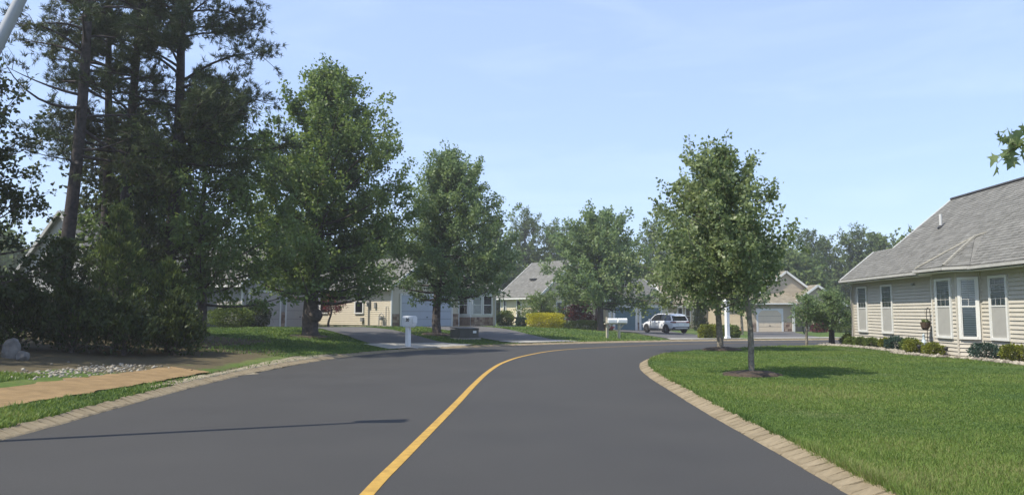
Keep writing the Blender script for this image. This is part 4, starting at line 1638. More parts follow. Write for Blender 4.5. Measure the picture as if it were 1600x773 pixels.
garage_door(H5, 1.85, -0.01, -0.05, 2.2, 2.1, m_door_c, cut=0.35, trim=0.18)
stone_base(H5, 3.05, 3.9, 0.0, -0.1, 0.9)
stone_base(H5, 0.06, 0.5, 0.0, -0.1, 0.9)
b = MB()
b.box(4.6, 5.3, 0.53, 0.57, -.05, 2.0)
b.build('front_door', mat('door_taupe', (0.20, 0.165, 0.12), 0.6), H5)
window(H5, 7.4, 0.57, 0.55, 0.8, 1.3, 0, 2, 1, 0.5, blind=False, lower='glass')
window(H5, 8.35, 0.57, 0.55, 0.5, 1.3, 0, 1, 1, 0.5, blind=False, lower='glass')
stone_base(H5, 5.5, 8.95, 0.57, -0.1, 0.4)

# ------------------------------------------------------------------ first house on the left, behind the pines
H1o = (-16.2, 46.2)
H1 = thing('house', 'grey house with taupe garage doors half hidden behind the pines', 'house', (*H1o, gz(*H1o) - 0.02), math.radians(62))
gable_block(H1, 0, 6.6, 0, 12, 2.8, 'y', 0.72, m_side_grey, m_shing)
gable_block(H1, -6.5, -0.02, 3.0, 12, 2.8, 'x', 0.85, m_side_grey, m_shing, m_trim=m_side_grey)
m_door_t = mat('garage_door_taupe', (0.40, 0.37, 0.34), 0.6, 0.05, 2.0)
garage_door(H1, 1.75, -0.03, -0.05, 2.5, 2.2, m_door_t)
garage_door(H1, 4.85, -0.03, -0.05, 2.5, 2.2, m_door_t)
window(H1, -4.5, 2.97, 0.8, 0.9, 1.5, 0, 2, 2, 0.5, blind=False, lower='glass')
window(H1, -2.2, 2.97, 0.8, 0.9, 1.5, 0, 2, 2, 0.5, blind=False, lower='glass')
window(H1, -6.53, 6.0, 0.8, 0.9, 1.5, -PI / 2, 2, 2, 0.5, blind=False, lower='glass')
stone_base(H1, 3.12, 3.48, -0.03, -0.1, 0.95)
stone_base(H1, 6.22, 6.58, -0.03, -0.1, 0.95)
# ------------------------------------------------------------------ street furniture
m_mail = mat('mailbox_white', (0.76, 0.77, 0.76), 0.4, 0.05, 5.0)
m_post_w = mat('weathered_post', (0.42, 0.38, 0.30), 0.85, 0.2, 8.0)


def mailbox_body(parent, x, y, z, L=0.55, w=0.22, h=0.26, rz=0.0, m=None):
    """Rounded-top box lying along local y, door at -y end."""
    mb = MB()
    n = 9
    prof = [(-w / 2, 0.0), (w / 2, 0.0)] + [(w / 2 * math.cos(PI * k / (n - 1)), h - w / 2 + w / 2 * math.sin(PI * k / (n - 1))) for k in range(n)]
    k = len(prof)
    vs = [(a, -L / 2, b) for a, b in prof] + [(a, L / 2, b) for a, b in prof]
    fs = [tuple(range(k))[::-1], tuple(range(k, 2 * k))] + [(i, (i + 1) % k, (i + 1) % k + k, i + k) for i in range(k)]
    mb.mesh(vs, fs)
    o = mb.build('mailbox_body', m or m_mail, parent, (x, y, z), rz, bevel=0.008)
    d = MB()
    d.mesh([(a * 1.04, -L / 2 - .02, b * 1.02 - .002) for a, b in prof] + [(a * 1.04, -L / 2 + .012, b * 1.02 - .002) for a, b in prof], fs)
    d.build('door', m or m_mail, o)
    f = MB()
    f.box(w / 2 + .004, w / 2 + .016, -.05, -.02, h * .45, h * .95)
    f.box(w / 2 + .004, w / 2 + .016, -.05, .07, h * .78, h * .95)
    f.build('flag', mat('flag_grey', (0.5, 0.5, 0.5), 0.5), o)
    return o


def digits(text, size, m, parent, M):
    cu = bpy.data.curves.new('house_number', 'FONT')
    cu.body = text
    cu.size = size
    cu.extrude = 0.003
    cu.offset = size * 0.03
    cu.align_x = 'CENTER'
    t = bpy.data.objects.new('house_number', cu)
    me = bpy.data.meshes.new_from_object(t)
    bpy.data.objects.remove(t)
    me.materials.append(m)
    o = bpy.data.objects.new('house_number', me)
    COL.objects.link(o)
    o.parent = parent
    o.matrix_local = M
    return o


mx_, my_ = -4.35, 32.35
z_ = gz(mx_, my_)
MBX = thing('mailbox', 'white mailbox numbered 30 on a thick white post at the left kerb', 'mailbox', (mx_, my_, z_), math.radians(57))
b = MB()
b.box(-.085, .085, -.085, .085, -.1, 0.92)
b.build('post', m_mail, MBX, bevel=0.008)
b = MB()
b.box(-.13, .13, -.34, .24, 0.90, 1.0)
b.box(-.115, .115, -.30, .20, 0.84, 0.90)
b.build('newspaper_holder', m_mail, MBX, bevel=0.006)
bo = mailbox_body(MBX, 0, -.06, 1.003, 0.60, 0.25, 0.30)
digits('30', 0.19, m_black, bo, Matrix(((0, 0, -1, -0.129), (-1, 0, 0, 0.0), (0, 1, 0, 0.07), (0, 0, 0, 1))))

tx, ty = 6.05, 46.2
MB2 = thing('mailbox', 'pair of white mailboxes on two braced timber posts beyond the road', 'mailbox', (tx, ty, gz(tx, ty)), math.radians(26))
for x in (-.42, .42):
    b = MB()
    b.box(x - .06, x + .06, -.06, .06, -.1, 0.98 + (.3 if x < 0 else 0))
    b.build('post', m_post_w, MB2)
    b = MB()
    b.beam((x, 0, .55), (x + .38, 0, .88), 0.06, 0.07)
    b.build('brace', m_post_w, MB2)
b = MB()
b.box(-.6, .95, -.07, .07, 0.86, 0.93)
b.build('crossbar', m_post_w, MB2)
mailbox_body(MB2, -.16, -.12, 0.935, 0.55, 0.25, 0.28, math.radians(78))
mailbox_body(MB2, .56, -.12, 0.935, 0.55, 0.25, 0.28, math.radians(78))

# dark utility cabinet on the lawn
ux, uy = -2.5, 40.6
UB = thing('utility_cabinet', 'low dark grey-green transformer cabinet on the lawn by the second maple', 'cabinet', (ux, uy, gz(ux, uy)), math.radians(33))
m_cab = mat('cabinet_green', (0.072, 0.072, 0.062), 0.6, 0.15, 3.0)
b = MB()
b.box(-.58, .58, -.50, .50, 0.05, 0.50)
b.mesh([(-.60, -.52, .50), (.60, -.52, .50), (.60, .52, .56), (-.60, .52, .56), (-.60, -.52, .55), (.60, -.52, .55), (.60, .52, .61), (-.60, .52, .61)],
       [(3, 2, 1, 0), (4, 5, 6, 7), (0, 1, 5, 4), (1, 2, 6, 5), (2, 3, 7, 6), (3, 0, 4, 7)])
b.build('cabinet_body', m_cab, UB, bevel=0.01)
b = MB()
b.box(-.66, .66, -.58, .58, -0.1, 0.05)
b.build('concrete_pad', m_conc, UB)
b = MB()
b.box(-.54, -.01, -.515, -.50, .08, .46)
b.box(.01, .54, -.515, -.50, .08, .46)
b.build('cabinet_door', m_cab, UB)
b = MB()
b.box(.22, .42, -.522, -.516, .30, .42)
b.build('warning_label', m_blind, UB)

# white post by the far driveway
wx, wy = 13.3, 47.7
WP = thing('post', 'tall white square post at the far kerb between two driveways', 'post', (wx, wy, gz(wx, wy)), math.radians(20))
b = MB()
b.box(-.11, .11, -.11, .11, -.1, 2.3)
b.build('shaft', m_mail, WP, bevel=0.012)
b = MB()
b.box(-.16, .16, -.16, .16, 2.3, 2.36)
b.mesh([(-.14, -.14, 2.36), (.14, -.14, 2.36), (.14, .14, 2.36), (-.14, .14, 2.36), (0, 0, 2.52)], [(0, 1, 4), (1, 2, 4), (2, 3, 4), (3, 0, 4)])
b.build('cap', m_mail, WP)
b = MB()
b.box(-.14, .14, -.14, .14, 0.0, 0.16)
b.build('plinth', m_mail, WP)

# street lamp whose arm rises at the left edge of the view
m_lamp = mat('lamp_pole_grey', (0.36, 0.37, 0.38), 0.45, 0.06, 4.0, metal=0.2)
lx, ly = -7.4, 8.6
LP = thing('street_lamp', 'pale grey street lamp with slanting pole at the top left corner', 'street lamp', (lx, ly, gz(lx, ly)))
b = MB()
b.tube([(0, 0, -.1), (0, 0, .7), (0.03, .01, 1.0), (0.12, .04, 1.3), (0.5, .16, 2.45), (0.9, .29, 3.63), (1.24, .40, 4.62), (1.44, .46, 5.2), (1.66, .53, 5.86)],
       [0.080, .078, .077, .076, .074, .072, .070, .066, .055], 12)
b.build('pole', m_lamp, LP, smooth_shade=True)
b = MB()
b.lathe([(0.17, -.05), (0.17, .05), (0.12, .12), (.095, .3)], 14)
b.build('base_flange', m_lamp, LP)
b = MB()
b.mesh([(1.6, .5, 5.88), (1.6, .74, 5.88), (2.2, .5, 6.02), (2.2, .88, 6.02), (1.6, .5, 6.02), (1.6, .74, 6.02), (2.2, .54, 6.14), (2.2, .84, 6.14)],
       [(0, 1, 3, 2), (4, 6, 7, 5), (0, 2, 6, 4), (1, 5, 7, 3), (0, 4, 5, 1), (2, 3, 7, 6)])
b.build('lamp_head', m_lamp, LP, bevel=0.03)

# two pale boulders in the bed at the far left
m_rock = mat('rock_pale', (0.09, 0.085, 0.08), 0.9, 0.25, 4.0, 0.8, 20.0, col2=(0.20, 0.19, 0.175))


def boulder(label, x, y, sx, sy, sz, seed, rz=0.0, name='boulder', group=None):
    bm = bmesh.new()
    bmesh.ops.create_icosphere(bm, subdivisions=3, radius=1.0)
    r = random.Random(seed)
    pl = [(Vector((r.gauss(0, 1), r.gauss(0, 1), r.gauss(0, .8))).normalized(), r.uniform(.62, .9)) for _ in range(11)]
    for v in bm.verts:
        c = v.co.copy()
        for n, d in pl:
            k = c.dot(n)
            if k > d:
                c -= n * (k - d) * 0.92
        c *= 1 + 0.03 * math.sin(c.x * 9 + seed) * math.sin(c.y * 8)
        v.co = Vector((c.x * sx, c.y * sy, c.z * sz))
    me = bpy.data.meshes.new(name)
    bm.to_mesh(me)
    bm.free()
    me.materials.append(m_rock)
    o = bpy.data.objects.new(name, me)
    COL.objects.link(o)
    o.location = (x, y, gz(x, y) + sz * 0.45)
    o.rotation_euler = (0, 0, rz)
    return tag(o, label, 'boulder', group)


boulder('larger pointed pale grey boulder in the shaded bed at far left', -11.95, 18.5, 0.22, 0.21, 0.34, 3, 0.4)
boulder('smaller rounded pale boulder leaning beside the pointed boulder', -11.55, 18.3, 0.15, 0.15, 0.17, 8, 1.1)


def stones(name, label, spots, rmin, rmax, m, seed):
    """Loose white landscaping stones: too many and too small to pick apart."""
    r = np.random.default_rng(seed)
    n = len(spots)
    ico = np.array([(0, 0, 1), (.9, 0, .35), (.28, .85, .35), (-.72, .53, .35), (-.72, -.53, .35), (.28, -.85, .35), (.6, .5, -.4), (-.3, .8, -.4), (-.8, 0, -.4), (-.3, -.8, -.4), (.6, -.5, -.4)])
    fc = np.array([(0, 1, 2), (0, 2, 3), (0, 3, 4), (0, 4, 5), (0, 5, 1), (1, 6, 2), (2, 7, 3), (3, 8, 4), (4, 9, 5), (5, 10, 1), (2, 6, 7), (3, 7, 8), (4, 8, 9), (5, 9, 10), (1, 10, 6)])
    S = np.asarray(spots)
    Z = ground_z(S[:, 0], S[:, 1])
    sc = r.uniform(rmin, rmax, (n, 1, 1)) * r.uniform(0.6, 1.3, (n, 1, 3)) * np.array([1, 1, .7])
    a = r.uniform(0, 2 * PI, n)
    R = np.zeros((n, 3, 3))
    R[:, 0, 0], R[:, 0, 1], R[:, 1, 0], R[:, 1, 1], R[:, 2, 2] = np.cos(a), -np.sin(a), np.sin(a), np.cos(a), 1
    V = np.einsum('nij,nkj->nki', R, ico[None] * sc * (1 + r.normal(0, .12, (n, 11, 1))))
    V += np.c_[S, Z + rmin * .5][:, None, :]
    F = (np.arange(n)[:, None, None] * 11 + fc[None]).reshape(-1, 3)
    o = np_mesh(name, V.reshape(-1, 3), F, m, np.repeat(r.uniform(0, 1, n), len(fc)))
    o['kind'] = 'stuff'
    o['label'] = label
    o['category'] = 'stones'
    return o


m_peb = mat_tint('white_stone', (0.12, 0.105, 0.08), (0.36, 0.33, 0.27), 0.9, nscale=20.0)
sp = [(rng.normal(-9.2, .45) + 0.30 * (yy - 16.6) * .3, yy) for yy in rng.uniform(14.4, 19.0, 420)]
stones('white_stones', 'scatter of white stones behind the tan path on the left', sp, 0.015, 0.05, m_peb, 5)
sp = [rh_world(u, rng.uniform(-1.25, -0.75) if (u < 7.4 or u > 10.7) else rng.uniform(-1.6, -1.1)) for u in rng.uniform(-1.0, 15, 900)]
stones('white_stones', 'edging of white stones along the bed of the right house', sp, 0.04, 0.09, m_peb, 6)
sp = [h2w(rng.uniform(-.55, -.25), v) for v in rng.uniform(-.5, 9.5, 260)] + [h2w(u, rng.uniform(-1.3, -.8)) for u in rng.uniform(6.4, 11.5, 120)]
stones('white_stones', 'pale stone edging at the foot of the cream house', sp, 0.05, 0.10, m_peb, 9)
sp = [(-6.55 + 0.55 * smooth(17, 27, y) + rng.normal(0, .22), y) for y in rng.uniform(14.5, 27, 260)]
stones('gravel', 'sandy gravel spilled along the left kerb', sp, 0.012, 0.035, m_peb, 12)
sp = [(15.4 + 1.1 * math.cos(a) + rng.normal(0, .06), 36.0 + 0.9 * math.sin(a) + rng.normal(0, .06)) for a in rng.uniform(2.6, 5.6, 120)]
stones('white_stones', 'ring of white stones round the small tree at the house corner', sp, 0.04, 0.08, m_peb, 15)
# planted bed along the right house
patch('planting_bed', [rh_world(-.6, -1.0), rh_world(16, -1.0), rh_world(16, 0.1), rh_world(-.6, 0.1)], m_mulch, 0.03, 30)
patch('planting_bed', [rh_world(7.2, -1.45), rh_world(10.9, -1.45), rh_world(10.9, -0.95), rh_world(7.2, -0.95)], m_mulch, 0.028, 12)

for i, (u, w, h, kind, lab) in enumerate([
        (0.95, .30, .42, 0, 'dark green round shrub nearest the far corner of the right house'),
        (1.95, .30, .40, 0, 'dark green round shrub between the two far windows of the right house'),
        (3.05, .29, .40, 0, 'dark green round shrub under the second window of the right house'),
        (4.45, .26, .44, 2, 'small golden shrub just past the second window of the right house'),
        (5.35, .40, .52, 1, 'large bluish green shrub midway along the blank beige wall'),
        (6.50, .36, .50, 0, 'dark green shrub just left of the plant hanger'),
        (7.75, .33, .50, 2, 'golden green shrub at the far edge of the bay window'),
        (9.15, .34, .44, 2, 'golden shrub in front of the bay window centre'),
        (11.35, .46, .48, 1, 'wide blue green shrub under the single window right of the bay'),
        (12.75, .32, .50, 2, 'golden shrub at the right edge of the picture by the beige wall')]):
    yy = -0.95 if 7.4 < u < 10.8 else -0.50
    x, y = rh_world(u, yy)
    shrub(lab, (x, y), w, w * .95, h, 300 + i, 1500, (m_shrub, m_shrub_blue, m_shrub_gold)[kind], 0.055, group='shrubs along the right house')
for i, (u, lab) in enumerate([(8.5, 'small black garden light left of the golden bay shrub'), (10.3, 'small black garden light right of the golden bay shrub')]):
    x, y = rh_world(u, -1.1)
    g = thing('garden_light', lab, 'garden light', (x, y, gz(x, y)), 0, 'garden lights')
    b = MB()
    b.tube([(0, 0, -.05), (0, 0, .2)], 0.012, 6)
    b.build('stake', m_black, g)
    b = MB()
    b.lathe([(.03, .2), (.05, .22), (.05, .28), (.075, .285), (.03, .33)], 10)
    b.build('lamp_head', m_black, g)

# ------------------------------------------------------------------ cars
m_tyre = mat('tyre', (0.018, 0.018, 0.019), 0.85, 0.2, 20.0)
m_rim = mat('alloy_rim', (0.22, 0.22, 0.23), 0.35, 0.1, 5.0, metal=0.7)
m_cglass = mat('car_glass', (0.012, 0.014, 0.016), 0.08, 0.1, 2.0, spec=0.6)
m_clad = mat('grey_cladding', (0.055, 0.056, 0.058), 0.6, 0.1, 6.0)
m_tail = mat('tail_lamp', (0.16, 0.012, 0.012), 0.2, 0.1, 5.0)
m_silver = mat('silver_trim', (0.45, 0.45, 0.46), 0.35, 0.05, 5.0, metal=0.5)


def carpaint(name, col):
    m, nt, p = nodes_of(name)
    tc = nt.nodes.new('ShaderNodeTexCoord')
    nz = nt.nodes.new('ShaderNodeTexNoise')
    nz.inputs['Scale'].default_value = 3.0
    r = nt.nodes.new('ShaderNodeValToRGB')
    r.color_ramp.elements[0].color = (*[c * .93 for c in col], 1)
    r.color_ramp.elements[1].color = (*col, 1)
    nt.links.new(tc.outputs['Object'], nz.inputs['Vector'])
    nt.links.new(nz.outputs['Fac'], r.inputs['Fac'])
    nt.links.new(r.outputs['Color'], p.inputs['Base Color'])
    p.inputs['Roughness'].default_value = 0.32
    p.inputs['Coat Weight'].default_value = 0.7
    p.inputs['Coat Roughness'].default_value = 0.06
    return m


def loft(sections, closed=True):
    mb = MB()
    k = len(sections[0])
    vs = [p for s in sections for p in s]
    fs = []
    for a in range(len(sections) - 1):
        for i in range(k):
            j = (i + 1) % k
            fs.append((a * k + i, a * k + j, (a + 1) * k + j, (a + 1) * k + i))
    fs.append(tuple(reversed(range(k))))
    fs.append(tuple((len(sections) - 1) * k + i for i in range(k)))
    mb.mesh(vs, fs)
    return mb


def suv(label, loc, rz, paint, group=None):
    """Crossover: x forward. Body shell with wheel arches, glasshouse, roof, lamps, wheels."""
    R = thing('car', label, 'car', loc, rz, group)
    # lower body: station x, half width, bottom z, sill-to-belt profile, belt z, top width
    st = [(-2.27, .78, .46, .98, .70), (-2.22, .87, .38, 1.02, .78), (-2.0, .93, .32, 1.05, .83), (-1.4, .955, .28, 1.06, .85), (-0.5, .955, .26, 1.04, .86), (0.5, .955, .26, 1.02, .86),
          (1.05, .95, .28, 1.00, .84), (1.6, .93, .30, .95, .78), (2.0, .88, .32, .86, .68), (2.22, .78, .36, .72, .60), (2.30, .62, .42, .60, .50)]
    secs = []
    for x, w, zb, zt, wt in st:
        half = [(w * .80, zb), (w * .97, zb + .10), (w, zb + (zt - zb) * .45), (w * .985, zb + (zt - zb) * .70), (wt + (w - wt) * .45, zt - .03), (wt, zt)]
        secs.append([(x, -a, z) for a, z in half] + [(x, a, z) for a, z in reversed(half)])
    loft(secs).build('body', paint, R, smooth_shade=False, bevel=0.02)
    # glasshouse
    gs = [(-2.12, .70, 1.00, 1.08, .66), (-2.03, .77, 1.02, 1.43, .60), (-1.62, .82, 1.03, 1.54, .63), (-0.6, .84, 1.02, 1.60, .65), (0.25, .84, 1.00, 1.57, .64), (0.65, .82, .99, 1.40, .64), (1.18, .76, .98, 1.02, .70)]
    secs = []
    for x, wb, zb, zt, wt in gs:
        secs.append([(x, -wb, zb), (x, -wt, zt), (x, wt, zt), (x, wb, zb)])
    loft(secs).build('windows', m_cglass, R)
    # roof skin, pillars
    rs = [(-2.02, .62, 1.50), (-1.6, .645, 1.575), (-0.6, .665, 1.635), (0.2, .66, 1.615), (0.48, .645, 1.545)]
    secs = [[(x, -w, z - .05), (x, -w * .93, z), (x, 0, z + .02), (x, w * .93, z), (x, w, z - .05)] for x, w, z in rs]
    rf = loft(secs)
    for s in (-1, 1):
        rf.beam((0.45, s * .655, 1.53), (1.15, s * .775, 1.02), .06, .07)          # A pillar
        rf.beam((-1.72, s * .655, 1.53), (-2.10, s * .775, 1.06), .07, .15)         # C pillar
    rf.build('roof', paint, R, bevel=0.01)
    b = MB()
    for s in (-1, 1):
        b.beam((-0.35, s * .70, 1.52), (-0.40, s * .835, 1.03), .05, .07)           # B pillar
    b.build('pillar', m_black, R)
    b = MB()
    b.mesh([(-2.17, -.54, 1.425), (-1.9, -.58, 1.47), (-1.9, .58, 1.47), (-2.17, .54, 1.425), (-2.18, -.54, 1.455), (-1.9, -.58, 1.52), (-1.9, .58, 1.52), (-2.18, .54, 1.455)],
           [(3, 2, 1, 0), (4, 5, 6, 7), (0, 1, 5, 4), (1, 2, 6, 5), (2, 3, 7, 6), (3, 0, 4, 7)])
    b.build('rear_spoiler', paint, R, bevel=0.012)
    for s in (-1, 1):
        b = MB()
        b.tube([(-1.6, s * .60, 1.56), (-1.5, s * .60, 1.61), (-0.6, s * .61, 1.655), (0.05, s * .60, 1.645), (0.2, s * .60, 1.60)], .018, 6)
        b.build('roof_rail', m_silver, R)
    # cladding, bumpers
    b = MB()
    for s in (-1, 1):
        a0, a1 = sorted((s * .93, s * .972))
        b.box(-1.05, 1.0, a0, a1, .24, .42)
    b.box(-2.31, -2.08, -.80, .80, .34, .56)
    b.box(2.0, 2.33, -.66, .66, .34, .52)
    b.build('cladding', m_clad, R, bevel=0.015)
    b = MB()
    b.box(-2.325, -2.28, -.62, .62, .40, .49)
    b.build('skid_plate', m_silver, R, bevel=0.01)
    b = MB()
    b.box(-2.30, -2.235, -.80, .80, .905, .945)
    for s in (-1, 1):
        a0, a1 = sorted((s * .52, s * .84))
        b.box(-2.29, -2.20, a0, a1, .86, .99)
        a0, a1 = sorted((s * .80, s * .905))
        b.box(-2.22, -2.02, a0, a1, .89, .98)
    b.build('tail_lamp', m_tail, R, bevel=0.01)
    b = MB()
    b.box(-2.298, -2.25, -.26, .26, .66, .80)
    b.build('number_plate', m_blind, R)
    for s in (-1, 1):
        b = MB()
        b.box(2.05, 2.26, *sorted((s * .50, s * .84)), .66, .76)
        b.build('headlight', m_silver, R, bevel=0.02)
        b = MB()
        b.mesh([(.72, s * .86, 1.03), (.95, s * .86, 1.05), (.92, s * 1.06, 1.06), (.76, s * 1.06, 1.05), (.72, s * .86, 1.16), (.93, s * .86, 1.14), (.90, s * 1.06, 1.17), (.76, s * 1.05, 1.18)],
               [(3, 2, 1, 0), (4, 5, 6, 7), (0, 1, 5, 4), (1, 2, 6, 5), (2, 3, 7, 6), (3, 0, 4, 7)])
        b.build('mirror', paint, R)
        for x in (-.05, -1.15):
            b = MB()
            b.box(x - .1, x + .1, *sorted((s * .945, s * .975)), .86, .89)
            b.build('door_handle', m_silver, R)
        for x in (-.42, .78, -1.28):
            b = MB()
            b.box(x - .003, x + .003, *sorted((s * .94, s * .959)), .45, 1.0)
            b.build('door_seam', m_clad, R)
    for x in (1.38, -1.42):
        for s in (-1, 1):
            ar = MB()
            n = 18
            pts = [(x + .43 * math.cos(PI * k / n - .08), .36 + .43 * math.sin(PI * k / n - .08)) for k in range(n + 1)]
            y0_, y1_ = s * .60, s * .968
            ar.mesh([(px, y1_, pz) for px, pz in pts] + [(px, y0_, pz) for px, pz in pts], [tuple(range(n + 1)), tuple(range(2 * n + 1, n, -1))] + [(i, i + 1, n + 2 + i, n + 1 + i) for i in range(n)])
            ar.build('wheel_arch', m_clad, R)
            wh = MB()
            prof = [(.20, -.11), (.33, -.12), (.36, -.08), (.365, 0), (.36, .08), (.33, .12), (.20, .11)]
            nn = 24
            vs = [(r * math.cos(2 * PI * k / nn), t, r * math.sin(2 * PI * k / nn)) for r, t in prof for k in range(nn)]
            fs = [(j * nn + k, j * nn + (k + 1) % nn, (j + 1) * nn + (k + 1) % nn, (j + 1) * nn + k) for j in range(len(prof) - 1) for k in range(nn)]
            wh.mesh(vs, fs)
            w = wh.build('wheel', m_tyre, R, (x, s * .885, .365), 0, True)
            rm = MB()
            t = s * .085
            for k in range(5):
                for dd in (-.16, .16):
                    a = 2 * PI * k / 5
                    rm.beam((.04 * math.cos(a), t * 1.2, .04 * math.sin(a)), (.25 * math.cos(a + dd), t, .25 * math.sin(a + dd)), .045, .035)
            rm.tube([(.255 * math.cos(2 * PI * k / 20), t, .255 * math.sin(2 * PI * k / 20)) for k in range(21)], .018, 6, False)
            rm.tube([(0, t * .6, 0), (0, t * 1.35, 0)], .05, 10)
            rm.build('rim', m_rim, w)
            dk = MB()
            dk.tube([(0, s * .02, 0), (0, s * .05, 0)], .24, 20)
            dk.build('brake_disc', m_black, w)
    return R


cx_, cy_ = 13.05, 65.8
suv('white crossover car parked before the blue garage door, rear three-quarter view', (cx_, cy_, gz(cx_, cy_) + .035), math.radians(114), carpaint('paint_white', (0.72, 0.73, 0.75)))
cx_, cy_ = 24.0, 81.0
suv('dark grey car standing in the shaded open garage', (cx_, cy_, gz(cx_, cy_) + .02), math.radians(96), carpaint('paint_dark', (0.05, 0.055, 0.065)))
# ------------------------------------------------------------------ trees
ring_patch('mulch_ring', 5.47, 17.7, 0.66, m_mulch, heap=0.07)
ring_patch('mulch_ring', 8.02, 29.8, 0.85, m_mulch, heap=0.10)
ring_patch('mulch_ring', -4.1, 42.2, 0.9, m_mulch, heap=0.08)
ring_patch('mulch_ring', -9.4, 36.0, 1.0, m_mulch, heap=0.05)

broadleaf('tallest broad maple with thick dark trunk beside the left driveway', 'tree', (-9.4, 36.0), 12.1, 1.65,
          [(0, 3.5), (.1, 4.2), (.3, 4.3), (.55, 4.0), (.75, 3.2), (.9, 1.9), (1, .4)], lean=(1.2, 0), off=(0.55, 0), limbs=108, twigs=9, per=80, leaf=0.155, ratio=0.72, trunk_r=0.36,
          bark=m_bark_dark, leaves=m_leaf_a, seed=11, rise=0.75, twig=1.15, bulge=(1.0, 0.36), name='maple_tree')
broadleaf('second maple with slim dark trunk in front of the pale garage', 'tree', (-4.1, 42.2), 9.65, 1.9,
          [(0, 3.2), (.1, 3.7), (.3, 3.6), (.55, 2.9), (.75, 2.1), (.9, 1.25), (1, .3)], lean=(0.7, 0), off=(0.8, 0), limbs=88, twigs=9, per=72, leaf=0.15, ratio=0.65, trunk_r=0.24,
          bark=m_bark_dark, leaves=m_leaf_b, seed=23, rise=0.6, twig=1.0, name='maple_tree', tint0=0.05)
broadleaf('rounded maple beyond the bend before the blue garage doors', 'tree', (6.9, 60.3), 8.9, 1.8,
          [(0, 3.3), (.12, 4.1), (.4, 4.2), (.75, 3.4), (.93, 2.4), (1, 1.3)], lean=(0.0, 0), off=(-0.2, 0), limbs=80, twigs=9, per=44, leaf=0.23, ratio=0.65, trunk_r=0.26,
          bark=m_bark_dark, leaves=m_leaf_b, seed=31, rise=0.6, twig=1.1, name='maple_tree', tint0=0.08)
broadleaf('young maple with pale mottled trunk in a mulch ring on the right lawn', 'tree', (5.47, 17.7), 5.0, 1.72,
          [(0, 1.25), (.15, 1.55), (.45, 1.55), (.72, 1.2), (.9, .75), (1, .15)], lean=(-0.75, 0), off=(-0.62, 0), limbs=64, twigs=8, per=46, leaf=0.088, ratio=0.8, trunk_r=0.062,
          bark=m_bark_grey, leaves=m_leaf_c, seed=50, rise=0.75, twig=0.55, name='maple_tree', droop=0.45, wob=0.04)
broadleaf('young maple at the far edge of the right lawn behind the nearer one', 'tree', (8.02, 29.8), 6.3, 1.6,
          [(0, 2.0), (.12, 2.6), (.35, 2.7), (.6, 2.2), (.85, 1.4), (1, .5)], lean=(-0.3, 0), off=(-0.85, 0), limbs=56, twigs=8, per=58, leaf=0.125, ratio=0.75, trunk_r=0.12,
          bark=m_bark_grey, leaves=m_leaf_c, seed=53, rise=0.5, twig=0.75, name='maple_tree', droop=0.4, tint0=0.12)
broadleaf('small spreading tree with rounded crown at the corner of the right house', 'tree', (15.15, 36.6), 2.6, 1.2,
          [(0, 1.0), (.2, 1.3), (.5, 1.15), (.8, .75), (1, .2)], off=(-0.15, 0), limbs=36, twigs=7, per=40, leaf=0.11, ratio=0.45, trunk_r=0.15,
          bark=m_bark_dark, leaves=m_leaf_b, seed=61, rise=0.1, twig=0.6, droop=0.9, name='ornamental_tree')
broadleaf('thin sapling left of the small spreading tree', 'tree', (13.75, 36.05), 2.5, 1.35,
          [(0, .4), (.3, .65), (.7, .5), (1, .15)], limbs=18, twigs=5, per=26, leaf=0.11, ratio=0.5, trunk_r=0.06,
          bark=m_bark_grey, leaves=m_leaf_b, seed=67, rise=0.2, twig=0.4, droop=0.8, name='ornamental_tree')
broadleaf('slim young tree in front of the open garage across the road', 'tree', (18.6, 62.5), 5.0, 2.1,
          [(0, 1.2), (.3, 1.6), (.7, 1.1), (1, .3)], limbs=26, twigs=6, per=26, leaf=0.22, ratio=0.6, trunk_r=0.11,
          bark=m_bark_grey, leaves=m_leaf_b, seed=71, rise=0.4, twig=0.8, name='ornamental_tree')
broadleaf('little red-leaved tree with crooked stem before the cream clapboard wall', 'tree', (-11.75, 49.8), 2.1, 1.05,
          [(0, .7), (.3, .95), (.7, .7), (1, .2)], lean=(-.1, 0), off=(0.05, 0), limbs=26, twigs=6, per=22, leaf=0.10, ratio=0.45, trunk_r=0.07,
          bark=m_bark_dark, leaves=m_leaf_r, seed=73, rise=0.0, twig=0.45, droop=0.6, name='japanese_maple', wob=0.25)
broadleaf('red-leaved shrubby maple before the pale yellow house', 'tree', (5.55, 63.2), 2.2, 0.5,
          [(0, 1.0), (.3, 1.4), (.7, 1.0), (1, .3)], limbs=28, twigs=6, per=28, leaf=0.16, ratio=0.5, trunk_r=0.08,
          bark=m_bark_dark, leaves=m_leaf_r, seed=79, rise=0.0, twig=0.6, droop=0.6, name='japanese_maple')
broadleaf('low weeping tree behind the yellow hedge', 'tree', (2.4, 62.6), 2.7, 0.9,
          [(0, 1.5), (.3, 1.8), (.7, 1.3), (1, .4)], limbs=30, twigs=6, per=34, leaf=0.18, ratio=0.4, trunk_r=0.1,
          bark=m_bark_dark, leaves=m_leaf_a, seed=83, rise=-0.3, twig=0.8, droop=1.0, name='ornamental_tree')

